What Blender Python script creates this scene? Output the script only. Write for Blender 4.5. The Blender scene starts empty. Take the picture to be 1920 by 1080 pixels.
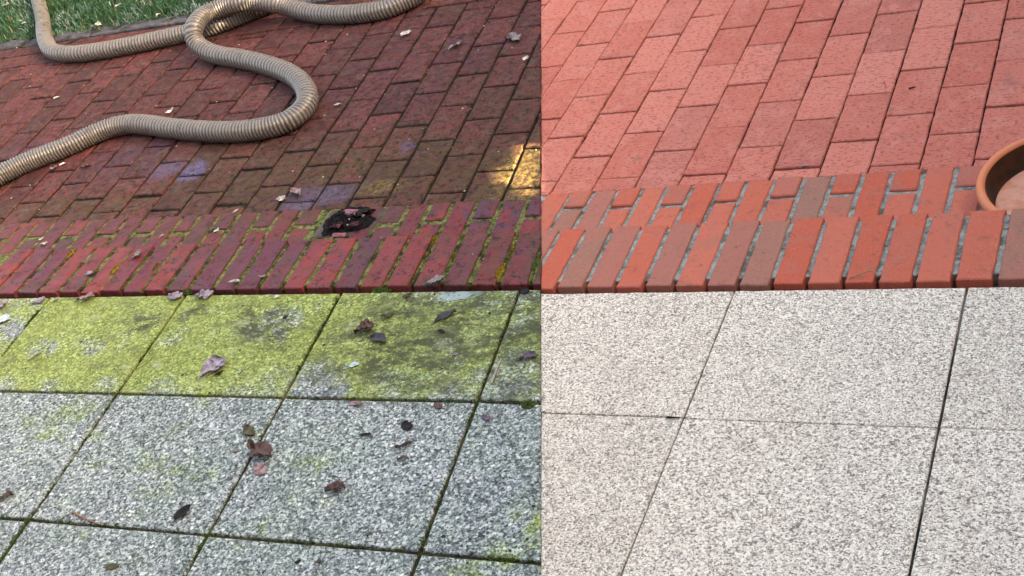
import bpy, bmesh, math, random
from mathutils import Vector, Matrix, noise as mnoise
random.seed(7)
R = random.Random(11)

# ------------------------------------------------------------------ camera, sky, sun, exposure
scene = bpy.context.scene
H = 2.0                                  # camera height above the brick paving, metres
F, PITCH, ROLL, YAW = 2416.18, 0.580175, -0.357447, -0.552132
fw = Vector((math.sin(YAW)*math.cos(PITCH), math.cos(YAW)*math.cos(PITCH), -math.sin(PITCH)))
rt0 = Vector((math.cos(YAW), -math.sin(YAW), 0))
up0 = rt0.cross(fw)
rt = rt0*math.cos(ROLL) + up0*math.sin(ROLL)
up = up0*math.cos(ROLL) - rt0*math.sin(ROLL)
cam_data = bpy.data.cameras.new('camera')
cam_data.sensor_width = 36.0
cam_data.lens = F/1920.0*36.0
cam_data.clip_start = 0.05
cam_data.clip_end = 500.0
cam = bpy.data.objects.new('camera', cam_data)
scene.collection.objects.link(cam)
m3 = Matrix((rt, up, -fw)).transposed()
cam.matrix_world = Matrix.Translation((0, 0, H)) @ m3.to_4x4()
scene.camera = cam

SUN_EL, SUN_AZ = math.radians(20), math.radians(90)     # azimuth clockwise from +Y: the sun stands at +X
world = bpy.data.worlds.new('World')
scene.world = world
world.use_nodes = True
wt = world.node_tree
bg = wt.nodes['Background']
sky = wt.nodes.new('ShaderNodeTexSky')
sky.sky_type = 'NISHITA'
sky.sun_disc = False
sky.sun_elevation = SUN_EL
sky.sun_rotation = SUN_AZ
sky.air_density = 0.8
sky.dust_density = 6.0
sky.ozone_density = 0.3
wb = wt.nodes.new('ShaderNodeMix'); wb.data_type = 'RGBA'; wb.blend_type = 'MULTIPLY'   # the camera's white balance for open shade
wb.inputs[0].default_value = 1.0
wb.inputs[7].default_value = (1.0, 0.865, 0.69, 1)
wt.links.new(sky.outputs[0], wb.inputs[6])
wt.links.new(wb.outputs[2], bg.inputs[0])
bg.inputs[1].default_value = 0.15
sun_l = bpy.data.lights.new('sun', 'SUN')
sun_l.energy = 5.0
sun_l.angle = math.radians(0.25)
sun_l.color = (1.0, 0.80, 0.50)
sun = bpy.data.objects.new('sun', sun_l)
scene.collection.objects.link(sun)
sdir = Vector((math.sin(SUN_AZ)*math.cos(SUN_EL), math.cos(SUN_AZ)*math.cos(SUN_EL), math.sin(SUN_EL)))
sun.rotation_euler = sdir.to_track_quat('Z', 'Y').to_euler()
sun.location = sdir*20
scene.view_settings.view_transform = 'Standard'
scene.view_settings.look = 'None'
scene.view_settings.gamma = 1.0
scene.view_settings.exposure = 3.2
scene.cycles.max_bounces = 8

# ------------------------------------------------------------------ survey helpers
ZK, ZS, ZB = 0.156, 0.1475, 0.006         # tops of the kerb step, the slabs and the brick tread; paving is 0
S0 = H/1.5367127655
def at(px, py, z=0.0):
    d = fw + rt*((px-960)/F) + up*((540-py)/F)
    t = (z-H)/d.z
    return Vector((d.x*t, d.y*t, z))
def lat(o, M, z=0.0):
    k = S0*(H-z)/H
    def f(u, v):
        return Vector((k*(o[0]+M[0]*u+M[1]*v), k*(o[1]+M[2]*u+M[3]*v)))
    return f
ML, OL = (1.0749758, -0.0851004, -0.0146995, 0.8819898), (-2.1069397, 1.6491973)
MR, OR = (1.0103921, 0.0452173, -0.0251835, 0.9979512), (-0.7431706, 1.6016547)
V2 = lambda v: Vector((v[0], v[1]))

def half(a, b, keep):                     # half plane through a-b that contains keep: (normal, offset)
    a, b, keep = V2(a), V2(b), V2(keep)
    d = b-a
    n = Vector((-d.y, d.x)).normalized()
    c = n.dot(a)
    if n.dot(keep) < c: n, c = -n, -c
    return n, c
def clip(poly, hp):
    n, c = hp
    out = []
    for i in range(len(poly)):
        p, q = poly[i], poly[(i+1) % len(poly)]
        dp, dq = n.dot(p)-c, n.dot(q)-c
        if dp >= 0: out.append(p)
        if (dp >= 0) != (dq >= 0): out.append(p+(q-p)*(dp/(dp-dq)))
    return out
def clips(poly, hps):
    for hp in hps:
        if len(poly) < 3: return []
        poly = clip(poly, hp)
    return poly if len(poly) >= 3 and area(poly) > 1.2e-4 else []
def area(p):
    return abs(sum(p[i].x*p[(i+1) % len(p)].y-p[(i+1) % len(p)].x*p[i].y for i in range(len(p))))*0.5
def ccw(p):
    s = sum(p[i].x*p[(i+1) % len(p)].y-p[(i+1) % len(p)].x*p[i].y for i in range(len(p)))
    return p if s > 0 else p[::-1]
def inset(poly, d):
    poly = ccw(poly)
    n = len(poly); out = []
    for i in range(n):
        a, b, c = poly[i-1], poly[i], poly[(i+1) % n]
        e1, e2 = (b-a).normalized(), (c-b).normalized()
        n1, n2 = Vector((-e1.y, e1.x)), Vector((-e2.y, e2.x))
        k = 1+n1.dot(n2)
        out.append(b+(n1+n2)*(d/max(k, 0.35)))
    return out
def seam(z, keep_left):
    return half(at(1014, 0, z), at(1014, 1080, z), at(400 if keep_left else 1500, 540, z))

class MB:                                 # mesh builder: verts, faces, one tint colour per vertex
    def __init__(s): s.v, s.f, s.c = [], [], []
    def add(s, verts, faces, col=(0.5, 0.5, 0.5, 1)):
        b = len(s.v)
        s.v += [tuple(v) for v in verts]
        s.f += [tuple(b+i for i in f) for f in faces]
        s.c += ([col]*len(verts) if not isinstance(col, list) else col)
    def build(s, name, mat, parent=None, smooth=False):
        me = bpy.data.meshes.new(name)
        me.from_pydata(s.v, [], s.f)
        at_ = me.color_attributes.new('tint', 'FLOAT_COLOR', 'POINT')
        at_.data.foreach_set('color', [x for c in s.c for x in c])
        if smooth: me.polygons.foreach_set('use_smooth', [True]*len(me.polygons))
        me.materials.append(mat)
        me.update()
        o = bpy.data.objects.new(name, me)
        scene.collection.objects.link(o)
        if parent: o.parent = parent
        return o
def slab_block(mb, poly, ztop, zbot, bev=0.003, rough=0.0012, seg=0.02, tilt=(0, 0), col=None, seed=0):
    poly = ccw(poly)
    if len(poly) < 3: return
    c = sum(poly, Vector((0, 0)))/len(poly)
    pts = []
    for i in range(len(poly)):
        a, b = poly[i], poly[(i+1) % len(poly)]
        L = (b-a).length
        if L < 1e-5: continue
        nn = max(1, int(L/seg))
        nrm = Vector((-(b-a).y, (b-a).x)).normalized()
        for k in range(nn):
            t = k/nn
            q = a+(b-a)*t
            w = mnoise.noise(Vector((q.x*38+seed*7.3, q.y*38, seed*1.7)))+0.6*mnoise.noise(Vector((q.x*120, q.y*120, seed*3.1)))
            pts.append(q+nrm*(abs(w)*rough*1.6 if k else bev*0.6))
    n = len(pts)
    inn = []
    for i in range(n):
        p = pts[i]
        d = (pts[i-1]-pts[(i+1) % n])
        nr = Vector((d.y, -d.x)); nr = nr.normalized() if nr.length > 1e-9 else Vector((0, 0))
        w = 1+0.7*mnoise.noise(Vector((p.x*60, p.y*60, seed*2.3+5)))
        inn.append(p+nr*bev*max(0.4, w))
    zt = lambda p: ztop+tilt[0]*(p.x-c.x)+tilt[1]*(p.y-c.y)
    V = [(p.x, p.y, zbot) for p in pts]+[(p.x, p.y, zt(p)-bev*0.9) for p in pts]+[(p.x, p.y, zt(p)) for p in inn]
    Fc = []
    for i in range(n):
        j = (i+1) % n
        Fc.append((i, j, n+j, n+i)); Fc.append((n+i, n+j, 2*n+j, 2*n+i))
    Fc.append(tuple(range(2*n, 3*n)))
    mb.add(V, Fc, col or (R.random(), R.random(), R.random(), 1))
def sheet(name, poly, z, mat, parent=None):
    mb = MB(); poly = ccw([V2(p) for p in poly])
    mb.add([(p.x, p.y, z) for p in poly], [tuple(range(len(poly)))])
    return mb.build(name, mat, parent)
def struct(o): o['kind'] = 'structure'; return o
def tag(o, label, cat, group=None, kind=None):
    o['label'] = label; o['category'] = cat
    if group: o['group'] = group
    if kind: o['kind'] = kind
    return o

# ------------------------------------------------------------------ node helpers
class NT:
    def __init__(s, name):
        s.m = bpy.data.materials.new(name); s.m.use_nodes = True
        s.t = s.m.node_tree; s.b = s.t.nodes['Principled BSDF']
        s.pos = s.t.nodes.new('ShaderNodeNewGeometry').outputs['Position']
    def put(s, sock, v):
        if hasattr(v, 'links') or isinstance(v, bpy.types.NodeSocket): s.t.links.new(v, sock)
        elif isinstance(v, (tuple, list)): sock.default_value = tuple(v)+((1,) if len(v) == 3 and len(sock.default_value) == 4 else ())
        else: sock.default_value = v
    def noise(s, scale, detail=3, rough=0.55, vec=None, dist=0.0, out='Fac'):
        n = s.t.nodes.new('ShaderNodeTexNoise')
        s.t.links.new(vec if vec is not None else s.pos, n.inputs['Vector'])
        n.inputs['Scale'].default_value = scale; n.inputs['Detail'].default_value = detail
        n.inputs['Roughness'].default_value = rough; n.inputs['Distortion'].default_value = dist
        return n.outputs[out]
    def voro(s, scale, feature='F1', out='Color', rnd=1.0, vec=None):
        n = s.t.nodes.new('ShaderNodeTexVoronoi'); n.feature = feature
        s.t.links.new(vec if vec is not None else s.pos, n.inputs['Vector'])
        n.inputs['Scale'].default_value = scale; n.inputs['Randomness'].default_value = rnd
        return n.outputs[out]
    def ramp(s, fac, stops, interp='LINEAR'):
        n = s.t.nodes.new('ShaderNodeValToRGB'); s.t.links.new(fac, n.inputs[0])
        n.color_ramp.interpolation = interp
        e = n.color_ramp.elements
        while len(e) < len(stops): e.new(0.5)
        for i, (p, c) in enumerate(stops):
            e[i].position = p
            e[i].color = (c, c, c, 1) if not isinstance(c, tuple) else c+(1,)
        return n.outputs[0]
    def step(s, fac, a, b):               # smooth 0..1 between a and b
        n = s.t.nodes.new('ShaderNodeMapRange'); n.interpolation_type = 'SMOOTHSTEP'
        s.put(n.inputs[0], fac)
        n.inputs[1].default_value = a; n.inputs[2].default_value = b
        return n.outputs[0]
    def mix(s, f, a, b, mode='MIX'):
        n = s.t.nodes.new('ShaderNodeMix'); n.data_type = 'RGBA'; n.blend_type = mode
        s.put(n.inputs[0], f); s.put(n.inputs[6], a); s.put(n.inputs[7], b)
        return n.outputs[2]
    def math(s, op, a, b=0.0, clamp=False):
        n = s.t.nodes.new('ShaderNodeMath'); n.operation = op; n.use_clamp = clamp
        s.put(n.inputs[0], a); s.put(n.inputs[1], b)
        return n.outputs[0]
    def mul(s, *a):
        r = a[0]
        for x in a[1:]: r = s.math('MULTIPLY', r, x)
        return r
    def vmath(s, op, a, b):
        n = s.t.nodes.new('ShaderNodeVectorMath'); n.operation = op
        s.put(n.inputs[0], a); s.put(n.inputs[1], b)
        return n.outputs[0] if op not in ('LENGTH', 'DOT_PRODUCT') else n.outputs['Value']
    def wobble(s, amp, scale):
        n = s.noise(scale, 3, out='Color')
        v = s.vmath('SUBTRACT', n, (0.5, 0.5, 0.5))
        v = s.vmath('MULTIPLY', v, (amp, amp, 0))
        return s.vmath('ADD', s.pos, v)
    def blob(s, pc, pr, soft=0.5, wob=None, z=0.0):
        # a stain: centre pixel of the survey and half extents in metres; 1 inside, 0 outside
        c = at(pc[0], pc[1], z)
        n = s.t.nodes.new('ShaderNodeMapping'); n.vector_type = 'TEXTURE'
        s.t.links.new(wob if wob is not None else s.pos, n.inputs[0])
        n.inputs[1].default_value = (c.x, c.y, 0)
        n.inputs[2].default_value = (0, 0, pr[2] if len(pr) > 2 else 0)
        n.inputs[3].default_value = (pr[0], pr[1], 1e6)
        d = s.vmath('LENGTH', n.outputs[0], (0, 0, 0))
        m = s.t.nodes.new('ShaderNodeMapRange'); m.interpolation_type = 'SMOOTHSTEP'
        s.t.links.new(d, m.inputs[0])
        m.inputs[1].default_value = 1.0+soft*0.5; m.inputs[2].default_value = max(0.02, 1.0-soft)
        m.inputs[3].default_value = 0; m.inputs[4].default_value = 1
        return m.outputs[0]
    def maxi(s, *a):
        r = a[0]
        for x in a[1:]: r = s.math('MAXIMUM', r, x)
        return r
    def tint(s):
        n = s.t.nodes.new('ShaderNodeAttribute'); n.attribute_name = 'tint'
        sp = s.t.nodes.new('ShaderNodeSeparateColor'); s.t.links.new(n.outputs['Color'], sp.inputs[0])
        return sp.outputs[0], sp.outputs[1], sp.outputs[2], n.outputs['Color']
    def sep(s, c):
        sp = s.t.nodes.new('ShaderNodeSeparateColor'); s.t.links.new(c, sp.inputs[0])
        return sp.outputs
    def xyz(s):
        sp = s.t.nodes.new('ShaderNodeSeparateXYZ'); s.t.links.new(s.pos, sp.inputs[0])
        return sp.outputs
    def out(s, col, rough=0.6, bump=None, strength=0.4, dist=0.002, spec=0.5):
        s.put(s.b.inputs['Base Color'], col); s.put(s.b.inputs['Roughness'], rough)
        s.put(s.b.inputs['Specular IOR Level'], spec)
        if bump is not None:
            n = s.t.nodes.new('ShaderNodeBump'); n.inputs['Strength'].default_value = strength
            n.inputs['Distance'].default_value = dist
            s.t.links.new(bump, n.inputs['Height']); s.t.links.new(n.outputs[0], s.b.inputs['Normal'])
        return s.m

# ------------------------------------------------------------------ materials
def m_paver_dirty():
    n = NT('mossy_paver_brick')
    r, g, b, _ = n.tint()
    col = n.mix(r, (0.078, 0.024, 0.025), (0.170, 0.046, 0.043))
    col = n.mix(n.mul(g, 0.35), col, (0.12, 0.045, 0.038))
    mot = n.noise(26, 5, 0.65)
    col = n.mix(n.mul(n.step(mot, 0.46, 0.66), 0.85), col, (0.040, 0.018, 0.018))
    fine = n.noise(105, 4, 0.65)
    col = n.mix(n.step(fine, 0.52, 0.62), col, n.mix(0.75, col, (0.010, 0.006, 0.007)))
    light = n.noise(150, 3, 0.6)
    col = n.mix(n.mul(n.step(light, 0.58, 0.68), 0.6), col, (0.26, 0.105, 0.09))
    # purple film in patches
    w = n.wobble(0.10, 9)
    pur = n.maxi(n.blob((60, 285), (0.28, 0.12), 0.9, w), n.blob((250, 300), (0.30, 0.16), 0.9, w), n.blob((690, 330), (0.10, 0.06), 0.9, w),
                 n.mul(n.blob((820, 120), (0.8, 0.5), 0.9, w), 0.45))
    col = n.mix(n.mul(pur, n.step(n.noise(14, 4), 0.40, 0.60), 0.55), col, (0.090, 0.045, 0.095))
    # brown-green algae near the step
    mo = n.maxi(n.blob((620, 330), (0.95, 0.30), 0.8, w), n.blob((150, 390), (0.55, 0.12), 0.8, w), n.blob((930, 330), (0.35, 0.30), 0.8, w),
                n.mul(n.blob((950, 200), (0.30, 0.45), 0.9, w), 0.45), n.mul(n.blob((430, 290), (0.5, 0.16), 0.9, w), 0.6))
    mo = n.mul(mo, n.step(n.noise(22, 5, 0.7), 0.36, 0.56))
    col = n.mix(n.mul(mo, 0.78), col, n.mix(n.noise(120, 3), (0.030, 0.024, 0.010), (0.125, 0.085, 0.032)))
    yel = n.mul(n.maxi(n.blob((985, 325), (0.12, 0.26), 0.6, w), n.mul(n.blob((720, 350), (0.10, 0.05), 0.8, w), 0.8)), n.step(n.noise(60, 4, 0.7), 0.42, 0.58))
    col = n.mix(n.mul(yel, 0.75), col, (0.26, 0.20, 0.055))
    col = n.mix(n.mul(n.step(n.noise(8, 6, 0.72), 0.46, 0.62), 0.5), col, (0.065, 0.032, 0.022))
    col = n.mix(n.mul(n.step(n.noise(17, 6, 0.78), 0.50, 0.63), 0.5), col, (0.120, 0.088, 0.070))
    # dark dirt
    di = n.mul(n.step(n.noise(38, 6, 0.8), 0.515, 0.60), 0.85)
    col = n.mix(di, col, (0.012, 0.010, 0.009))
    # ragged blue-violet patches on a few bricks
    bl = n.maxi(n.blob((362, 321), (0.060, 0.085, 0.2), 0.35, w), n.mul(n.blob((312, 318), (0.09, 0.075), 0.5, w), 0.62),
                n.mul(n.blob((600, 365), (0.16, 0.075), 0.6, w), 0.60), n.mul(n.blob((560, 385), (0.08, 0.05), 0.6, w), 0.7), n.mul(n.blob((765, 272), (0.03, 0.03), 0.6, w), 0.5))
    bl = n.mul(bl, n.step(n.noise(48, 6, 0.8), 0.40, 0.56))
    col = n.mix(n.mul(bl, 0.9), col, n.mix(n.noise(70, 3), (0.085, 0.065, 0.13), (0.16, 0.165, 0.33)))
    h = n.math('ADD', n.mul(n.noise(150, 4, 0.7), 0.7), n.mul(n.noise(22, 3), 0.8))
    return n.out(col, n.ramp(n.noise(18, 4), [(0.3, 0.42), (0.7, 0.78)]), h, 0.9, 0.0045, 0.15)
def m_paver_clean():
    n = NT('clean_paver_brick')
    r, g, b, _ = n.tint()
    col = n.mix(r, (0.43, 0.125, 0.092), (0.54, 0.195, 0.150))
    col = n.mix(n.mul(n.step(g, 0.68, 1.0), 0.5), col, (0.33, 0.120, 0.100))
    col = n.mix(n.mul(n.step(n.noise(10, 5, 0.7), 0.46, 0.66), 0.6), col, (0.52, 0.215, 0.175))
    mp = n.t.nodes.new('ShaderNodeMapping'); n.t.links.new(n.pos, mp.inputs[0]); mp.inputs[3].default_value = (0.55, 1.0, 1)
    pit = n.noise(125, 3, 0.6, mp.outputs[0])
    col = n.mix(n.mul(n.step(pit, 0.545, 0.62), 0.72), col, (0.20, 0.066, 0.055))
    col = n.mix(n.mul(n.step(n.noise(48, 5, 0.75, mp.outputs[0]), 0.56, 0.65), 0.55), col, (0.25, 0.085, 0.070))
    lite = n.noise(210, 2, 0.5)
    col = n.mix(n.mul(n.step(lite, 0.58, 0.70), 0.55), col, (0.62, 0.275, 0.225))
    spk = n.voro(50, out='Distance')
    col = n.mix(n.mul(n.step(spk, 0.13, 0.07), n.step(n.noise(30, 2), 0.45, 0.6), 0.75), col, (0.085, 0.035, 0.033))
    sm = n.mul(n.step(n.noise(7, 6, 0.75), 0.57, 0.70), 0.6)
    col = n.mix(sm, col, (0.215, 0.105, 0.095))
    h = n.math('ADD', n.mul(n.noise(165, 4, 0.7), 0.8), n.mul(n.noise(25, 2), 0.5))
    return n.out(col, 0.82, h, 0.6, 0.003, 0.15)
def m_kerb_dirty():
    n = NT('stained_clinker_brick')
    r, g, b, _ = n.tint()
    col = n.mix(r, (0.175, 0.028, 0.034), (0.225, 0.044, 0.040))
    w = n.wobble(0.06, 12)
    pn = n.noise(9, 3, 0.6)
    pk = n.mul(n.step(n.math('ADD', n.mul(b, 0.45), n.mul(pn, 0.75)), 0.42, 0.74), 0.85)
    col = n.mix(pk, col, (0.105, 0.032, 0.050))
    gy = n.mul(n.step(n.math('ADD', n.mul(g, 0.55), n.mul(n.noise(11, 3), 0.6)), 0.66, 0.92), 0.8)
    col = n.mix(gy, col, (0.065, 0.038, 0.043))
    br = n.maxi(n.blob((980, 450), (0.34, 0.24), 0.9, w, ZK), n.mul(n.blob((400, 425), (1.0, 0.13), 0.8, w, 0), 0.9), n.blob((700, 400), (0.3, 0.14), 0.9, w, 0), n.mul(n.blob((860, 520), (0.6, 0.12), 0.9, w, ZK), 0.5))
    br = n.mul(br, n.step(n.noise(30, 5, 0.7), 0.40, 0.58), 0.75)
    col = n.mix(br, col, n.mix(n.noise(70, 3), (0.045, 0.022, 0.016), (0.145, 0.072, 0.042)))
    pu2 = n.mul(n.maxi(n.blob((950, 400), (0.26, 0.10), 0.7, w, 0), n.mul(n.blob((560, 500), (0.5, 0.2), 0.9, w, ZK), 0.35)), n.step(n.noise(18, 4), 0.42, 0.58), 0.7)
    col = n.mix(pu2, col, (0.075, 0.045, 0.090))
    col = n.mix(n.mul(n.step(n.noise(13, 6, 0.75), 0.50, 0.62), 0.65), col, (0.082, 0.046, 0.032))
    col = n.mix(n.mul(n.step(n.noise(20, 5, 0.75, n.wobble(0.02, 40)), 0.57, 0.66), 0.55), col, (0.060, 0.058, 0.022))
    di = n.mul(n.step(n.noise(42, 6, 0.78), 0.53, 0.61), 0.8)
    col = n.mix(di, col, (0.022, 0.012, 0.013))
    col = n.mix(n.mul(n.step(n.noise(190, 2), 0.60, 0.7), 0.3), col, (0.30, 0.13, 0.12))
    h = n.math('ADD', n.mul(n.noise(130, 4, 0.65), 0.5), n.mul(n.noise(20, 3), 0.8))
    return n.out(col, n.ramp(n.noise(16, 4), [(0.3, 0.34), (0.7, 0.62)]), h, 0.55, 0.003, 0.16)
def m_kerb_clean():
    n = NT('clean_clinker_brick')
    r, g, b, _ = n.tint()
    col = n.mix(r, (0.43, 0.098, 0.058), (0.47, 0.135, 0.088))
    pn = n.noise(6, 3, 0.6)
    gy = n.step(n.math('ADD', n.mul(g, 0.8), n.mul(pn, 0.7)), 0.70, 1.04)
    col = n.mix(n.mul(gy, 0.85), col, n.mix(b, (0.235, 0.150, 0.115), (0.33, 0.135, 0.108)))
    col = n.mix(n.mul(n.step(n.noise(14, 5, 0.7), 0.50, 0.66), 0.5), col, (0.35, 0.135, 0.110))
    col = n.mix(n.mul(n.step(n.noise(24, 6, 0.78), 0.55, 0.66), 0.5), col, (0.175, 0.085, 0.068))
    col = n.mix(n.mul(n.step(n.noise(70, 5, 0.75), 0.56, 0.66), 0.45), col, (0.20, 0.075, 0.058))
    sc = n.noise(38, 5, 0.75)
    col = n.mix(n.mul(n.step(sc, 0.61, 0.67), 0.6), col, (0.15, 0.06, 0.048))
    spk = n.voro(30, out='Distance')
    col = n.mix(n.mul(n.step(spk, 0.07, 0.03), 0.6), col, (0.10, 0.045, 0.04))
    fine = n.noise(180, 3)
    col = n.mix(n.mul(n.step(fine, 0.55, 0.7), 0.35), col, (0.54, 0.24, 0.18))
    h = n.math('ADD', n.mul(n.noise(130, 4, 0.65), 0.4), n.mul(n.noise(18, 3), 0.8))
    return n.out(col, 0.7, h, 0.4, 0.003, 0.16)
def m_slab(dirty):
    n = NT('washed_concrete_dirty' if dirty else 'washed_concrete_clean')
    r, g, b, _ = n.tint()                 # r = moss amount, g = slab tone
    wv = n.wobble(0.004, 120)
    if dirty:
        s1 = n.sep(n.voro(170, vec=wv)); s2 = n.sep(n.voro(78, vec=wv)); e2 = n.voro(78, out='Distance', vec=wv)
        col = n.ramp(s1[0], [(0.0, (0.055, 0.066, 0.068)), (0.3, (0.180, 0.212, 0.220)), (0.62, (0.300, 0.345, 0.358)), (1.0, (0.56, 0.610, 0.620))])
        peb = n.mul(n.step(s2[1], 0.66, 0.70), n.step(e2, 0.46, 0.30))
        col = n.mix(n.mul(peb, 0.85), col, n.ramp(s2[0], [(0, (0.48, 0.52, 0.52)), (1, (0.80, 0.83, 0.82))]))
        dk = n.mul(n.step(s2[2], 0.84, 0.88), n.step(e2, 0.44, 0.26))
        col = n.mix(n.mul(dk, 0.7), col, (0.025, 0.03, 0.03))
        col = n.mix(n.mul(n.step(n.noise(215, 2, 0.6), 0.525, 0.60), 0.8), col, (0.032, 0.042, 0.036))
        big = n.noise(4.5, 4, 0.6)
        col = n.mix(n.mul(n.step(big, 0.42, 0.68), 0.35), col, n.mix(1.0, col, (0.78, 0.80, 0.84), 'MULTIPLY'))
        # moss film: the tint says how far each slab is overgrown
        w = n.wobble(0.10, 7)
        amt = n.math('ADD', r, n.mul(n.math('SUBTRACT', n.noise(6.5, 6, 0.74), 0.5), 2.1))
        foot = at(400, 743, ZS).y             # the film thins out towards the first joint
        amt = n.math('SUBTRACT', amt, n.mul(n.step(n.xyz()[1], foot+0.17, foot-0.01), n.step(r, 0.3, 0.5), 0.32))
        extra = n.maxi(n.blob((300, 880), (0.14, 0.07), 0.9, w, ZS), n.blob((590, 870), (0.07, 0.05), 0.9, w, ZS), n.blob((980, 1000), (0.12, 0.10), 0.9, w, ZS), n.mul(n.blob((90, 800), (0.26, 0.12), 0.9, w, ZS), 0.55), n.blob((990, 1070), (0.22, 0.07), 0.9, w, ZS))
        amt = n.math('ADD', amt, n.mul(extra, n.step(n.noise(20, 5, 0.7), 0.35, 0.62), 0.40))
        # bare grey where the film was scraped off
        bare = n.maxi(n.blob((510, 612), (0.12, 0.095, -0.5), 0.5, w, ZS), n.mul(n.blob((900, 620), (0.14, 0.30), 0.7, w, ZS), 0.35), n.blob((590, 730), (0.09, 0.10), 0.6, w, ZS),
                      n.mul(n.blob((330, 635), (0.07, 0.06), 0.7, w, ZS), 0.6), n.mul(n.blob((80, 655), (0.07, 0.05), 0.7, w, ZS), 0.9), n.mul(n.blob((183, 658), (0.04, 0.04), 0.7, w, ZS), 0.9), n.mul(n.blob((855, 545), (0.2, 0.05), 0.7, w, ZS), 0.7),
                      n.mul(n.blob((15, 620), (0.10, 0.06), 0.8, w, ZS), 0.7))
        amt = n.math('SUBTRACT', amt, n.mul(bare, n.step(n.noise(24, 4, 0.7), 0.30, 0.55), 0.62))
        ms = n.step(amt, 0.22, 0.85)
        mcol = n.mix(n.step(n.noise(5, 3), 0.4, 0.62), (0.190, 0.240, 0.032), (0.245, 0.305, 0.066))
        mcol = n.mix(n.step(n.noise(34, 4), 0.4, 0.65), mcol, (0.165, 0.180, 0.024))
        mcol = n.mix(n.mul(n.step(n.noise(52, 5, 0.75), 0.55, 0.66), 0.6), mcol, (0.085, 0.085, 0.012))
        film = n.mix(0.38, n.mix(1.0, col, (1.0, 1.14, 0.30), 'MULTIPLY'), mcol)
        thick = n.step(amt, 0.62, 1.2)
        film = n.mix(n.mul(thick, 0.42), film, mcol)
        col = n.mix(n.mul(ms, 0.92), col, film)
        st = n.t.nodes.new('ShaderNodeMapping'); n.t.links.new(w, st.inputs[0]); st.inputs[2].default_value = (0, 0, 0.5); st.inputs[3].default_value = (0.45, 1.0, 1)
        smear = n.mul(n.step(n.noise(11, 6, 0.78, st.outputs[0]), 0.535, 0.64), n.step(r, 0.3, 0.5))
        col = n.mix(n.mul(smear, 0.62), col, n.mix(n.noise(90, 3), (0.060, 0.064, 0.022), (0.15, 0.165, 0.095)))
        sm2 = n.mul(n.step(n.noise(24, 6, 0.8, st.outputs[0]), 0.475, 0.56), n.maxi(n.blob((790, 625), (0.33, 0.30), 0.6, w, ZS), n.blob((1000, 620), (0.14, 0.30), 0.6, w, ZS), n.blob((500, 610), (0.17, 0.085, -0.5), 0.4, w, ZS), n.blob((275, 600), (0.07, 0.06), 0.6, w, ZS), n.blob((360, 590), (0.06, 0.05), 0.6, w, ZS)))
        col = n.mix(n.mul(sm2, 0.86), col, n.mix(n.noise(110, 2), (0.022, 0.022, 0.014), (0.070, 0.070, 0.035)))
        pale = n.mul(n.step(n.noise(13, 5, 0.72), 0.57, 0.68), n.step(r, 0.3, 0.5))
        col = n.mix(n.mul(pale, 0.55), col, (0.36, 0.40, 0.27))
        gcast = n.mul(n.step(n.noise(5, 5, 0.7), 0.42, 0.62), n.step(r, 0.4, 0.2))
        col = n.mix(n.mul(gcast, 0.35), col, n.mix(1.0, col, (0.84, 0.98, 0.78), 'MULTIPLY'))
        stain = n.mul(n.step(n.noise(9, 6, 0.8), 0.54, 0.64), n.step(r, 0.5, 0.2))
        col = n.mix(n.mul(stain, 0.5), col, n.mix(1.0, col, (0.50, 0.53, 0.50), 'MULTIPLY'))
        gr = n.mul(n.maxi(n.blob((800, 620), (0.26, 0.26), 0.7, w, ZS), n.blob((1000, 640), (0.12, 0.25), 0.7, w, ZS), n.mul(n.blob((515, 610), (0.11, 0.085, -0.5), 0.5, w, ZS), 0.8)), n.step(n.noise(38, 5, 0.75), 0.44, 0.60))
        col = n.mix(n.mul(gr, 0.65), col, n.mix(n.noise(120, 2), (0.018, 0.024, 0.013), (0.095, 0.115, 0.068)))
        bl = n.mul(n.blob((862, 550), (0.06, 0.025), 0.5, w, ZS), n.step(n.noise(40, 4), 0.35, 0.5))
        col = n.mix(n.mul(bl, 0.7), col, (0.33, 0.44, 0.47))
        # crumbs of dirt
        spk = n.voro(34, out='Distance'); sc = n.sep(n.voro(34))
        col = n.mix(n.mul(n.step(spk, 0.14, 0.07), n.step(sc[0], 0.55, 0.6)), col, (0.025, 0.028, 0.02))
        dirt = n.mul(n.step(n.noise(30, 6, 0.82), 0.605, 0.66), 0.75)
        col = n.mix(dirt, col, (0.045, 0.05, 0.03))
        h = n.math('ADD', n.mul(n.noise(240, 2), 0.6), n.mul(s2[0], 0.5))
        return n.out(col, 0.75, h, 0.6, 0.002, 0.2)
    s1 = n.sep(n.voro(185, vec=wv)); e1 = n.voro(185, 'DISTANCE_TO_EDGE', 'Distance', vec=wv)
    col = n.ramp(s1[0], [(0.0, (0.24, 0.215, 0.190)), (0.08, (0.50, 0.455, 0.400)), (0.22, (0.74, 0.690, 0.600)), (1.0, (0.89, 0.845, 0.750))])
    col = n.mix(n.mul(n.step(s1[1], 0.75, 0.8), 0.4), col, (0.66, 0.51, 0.44))
    gap = n.step(e1, 0.13, 0.03)
    col = n.mix(n.mul(gap, n.step(n.noise(120, 2), 0.42, 0.56), 0.7), col, (0.20, 0.182, 0.165))
    mp = n.t.nodes.new('ShaderNodeMapping'); n.t.links.new(n.pos, mp.inputs[0]); mp.inputs[3].default_value = (0.8, 1.0, 1)
    dk = n.noise(260, 2, 0.55, mp.outputs[0])
    col = n.mix(n.mul(n.step(dk, 0.535, 0.61), 0.84), col, n.ramp(n.noise(90, 2), [(0.35, (0.060, 0.056, 0.052)), (0.65, (0.22, 0.200, 0.178))]))
    big = n.noise(5, 4, 0.6)
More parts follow.
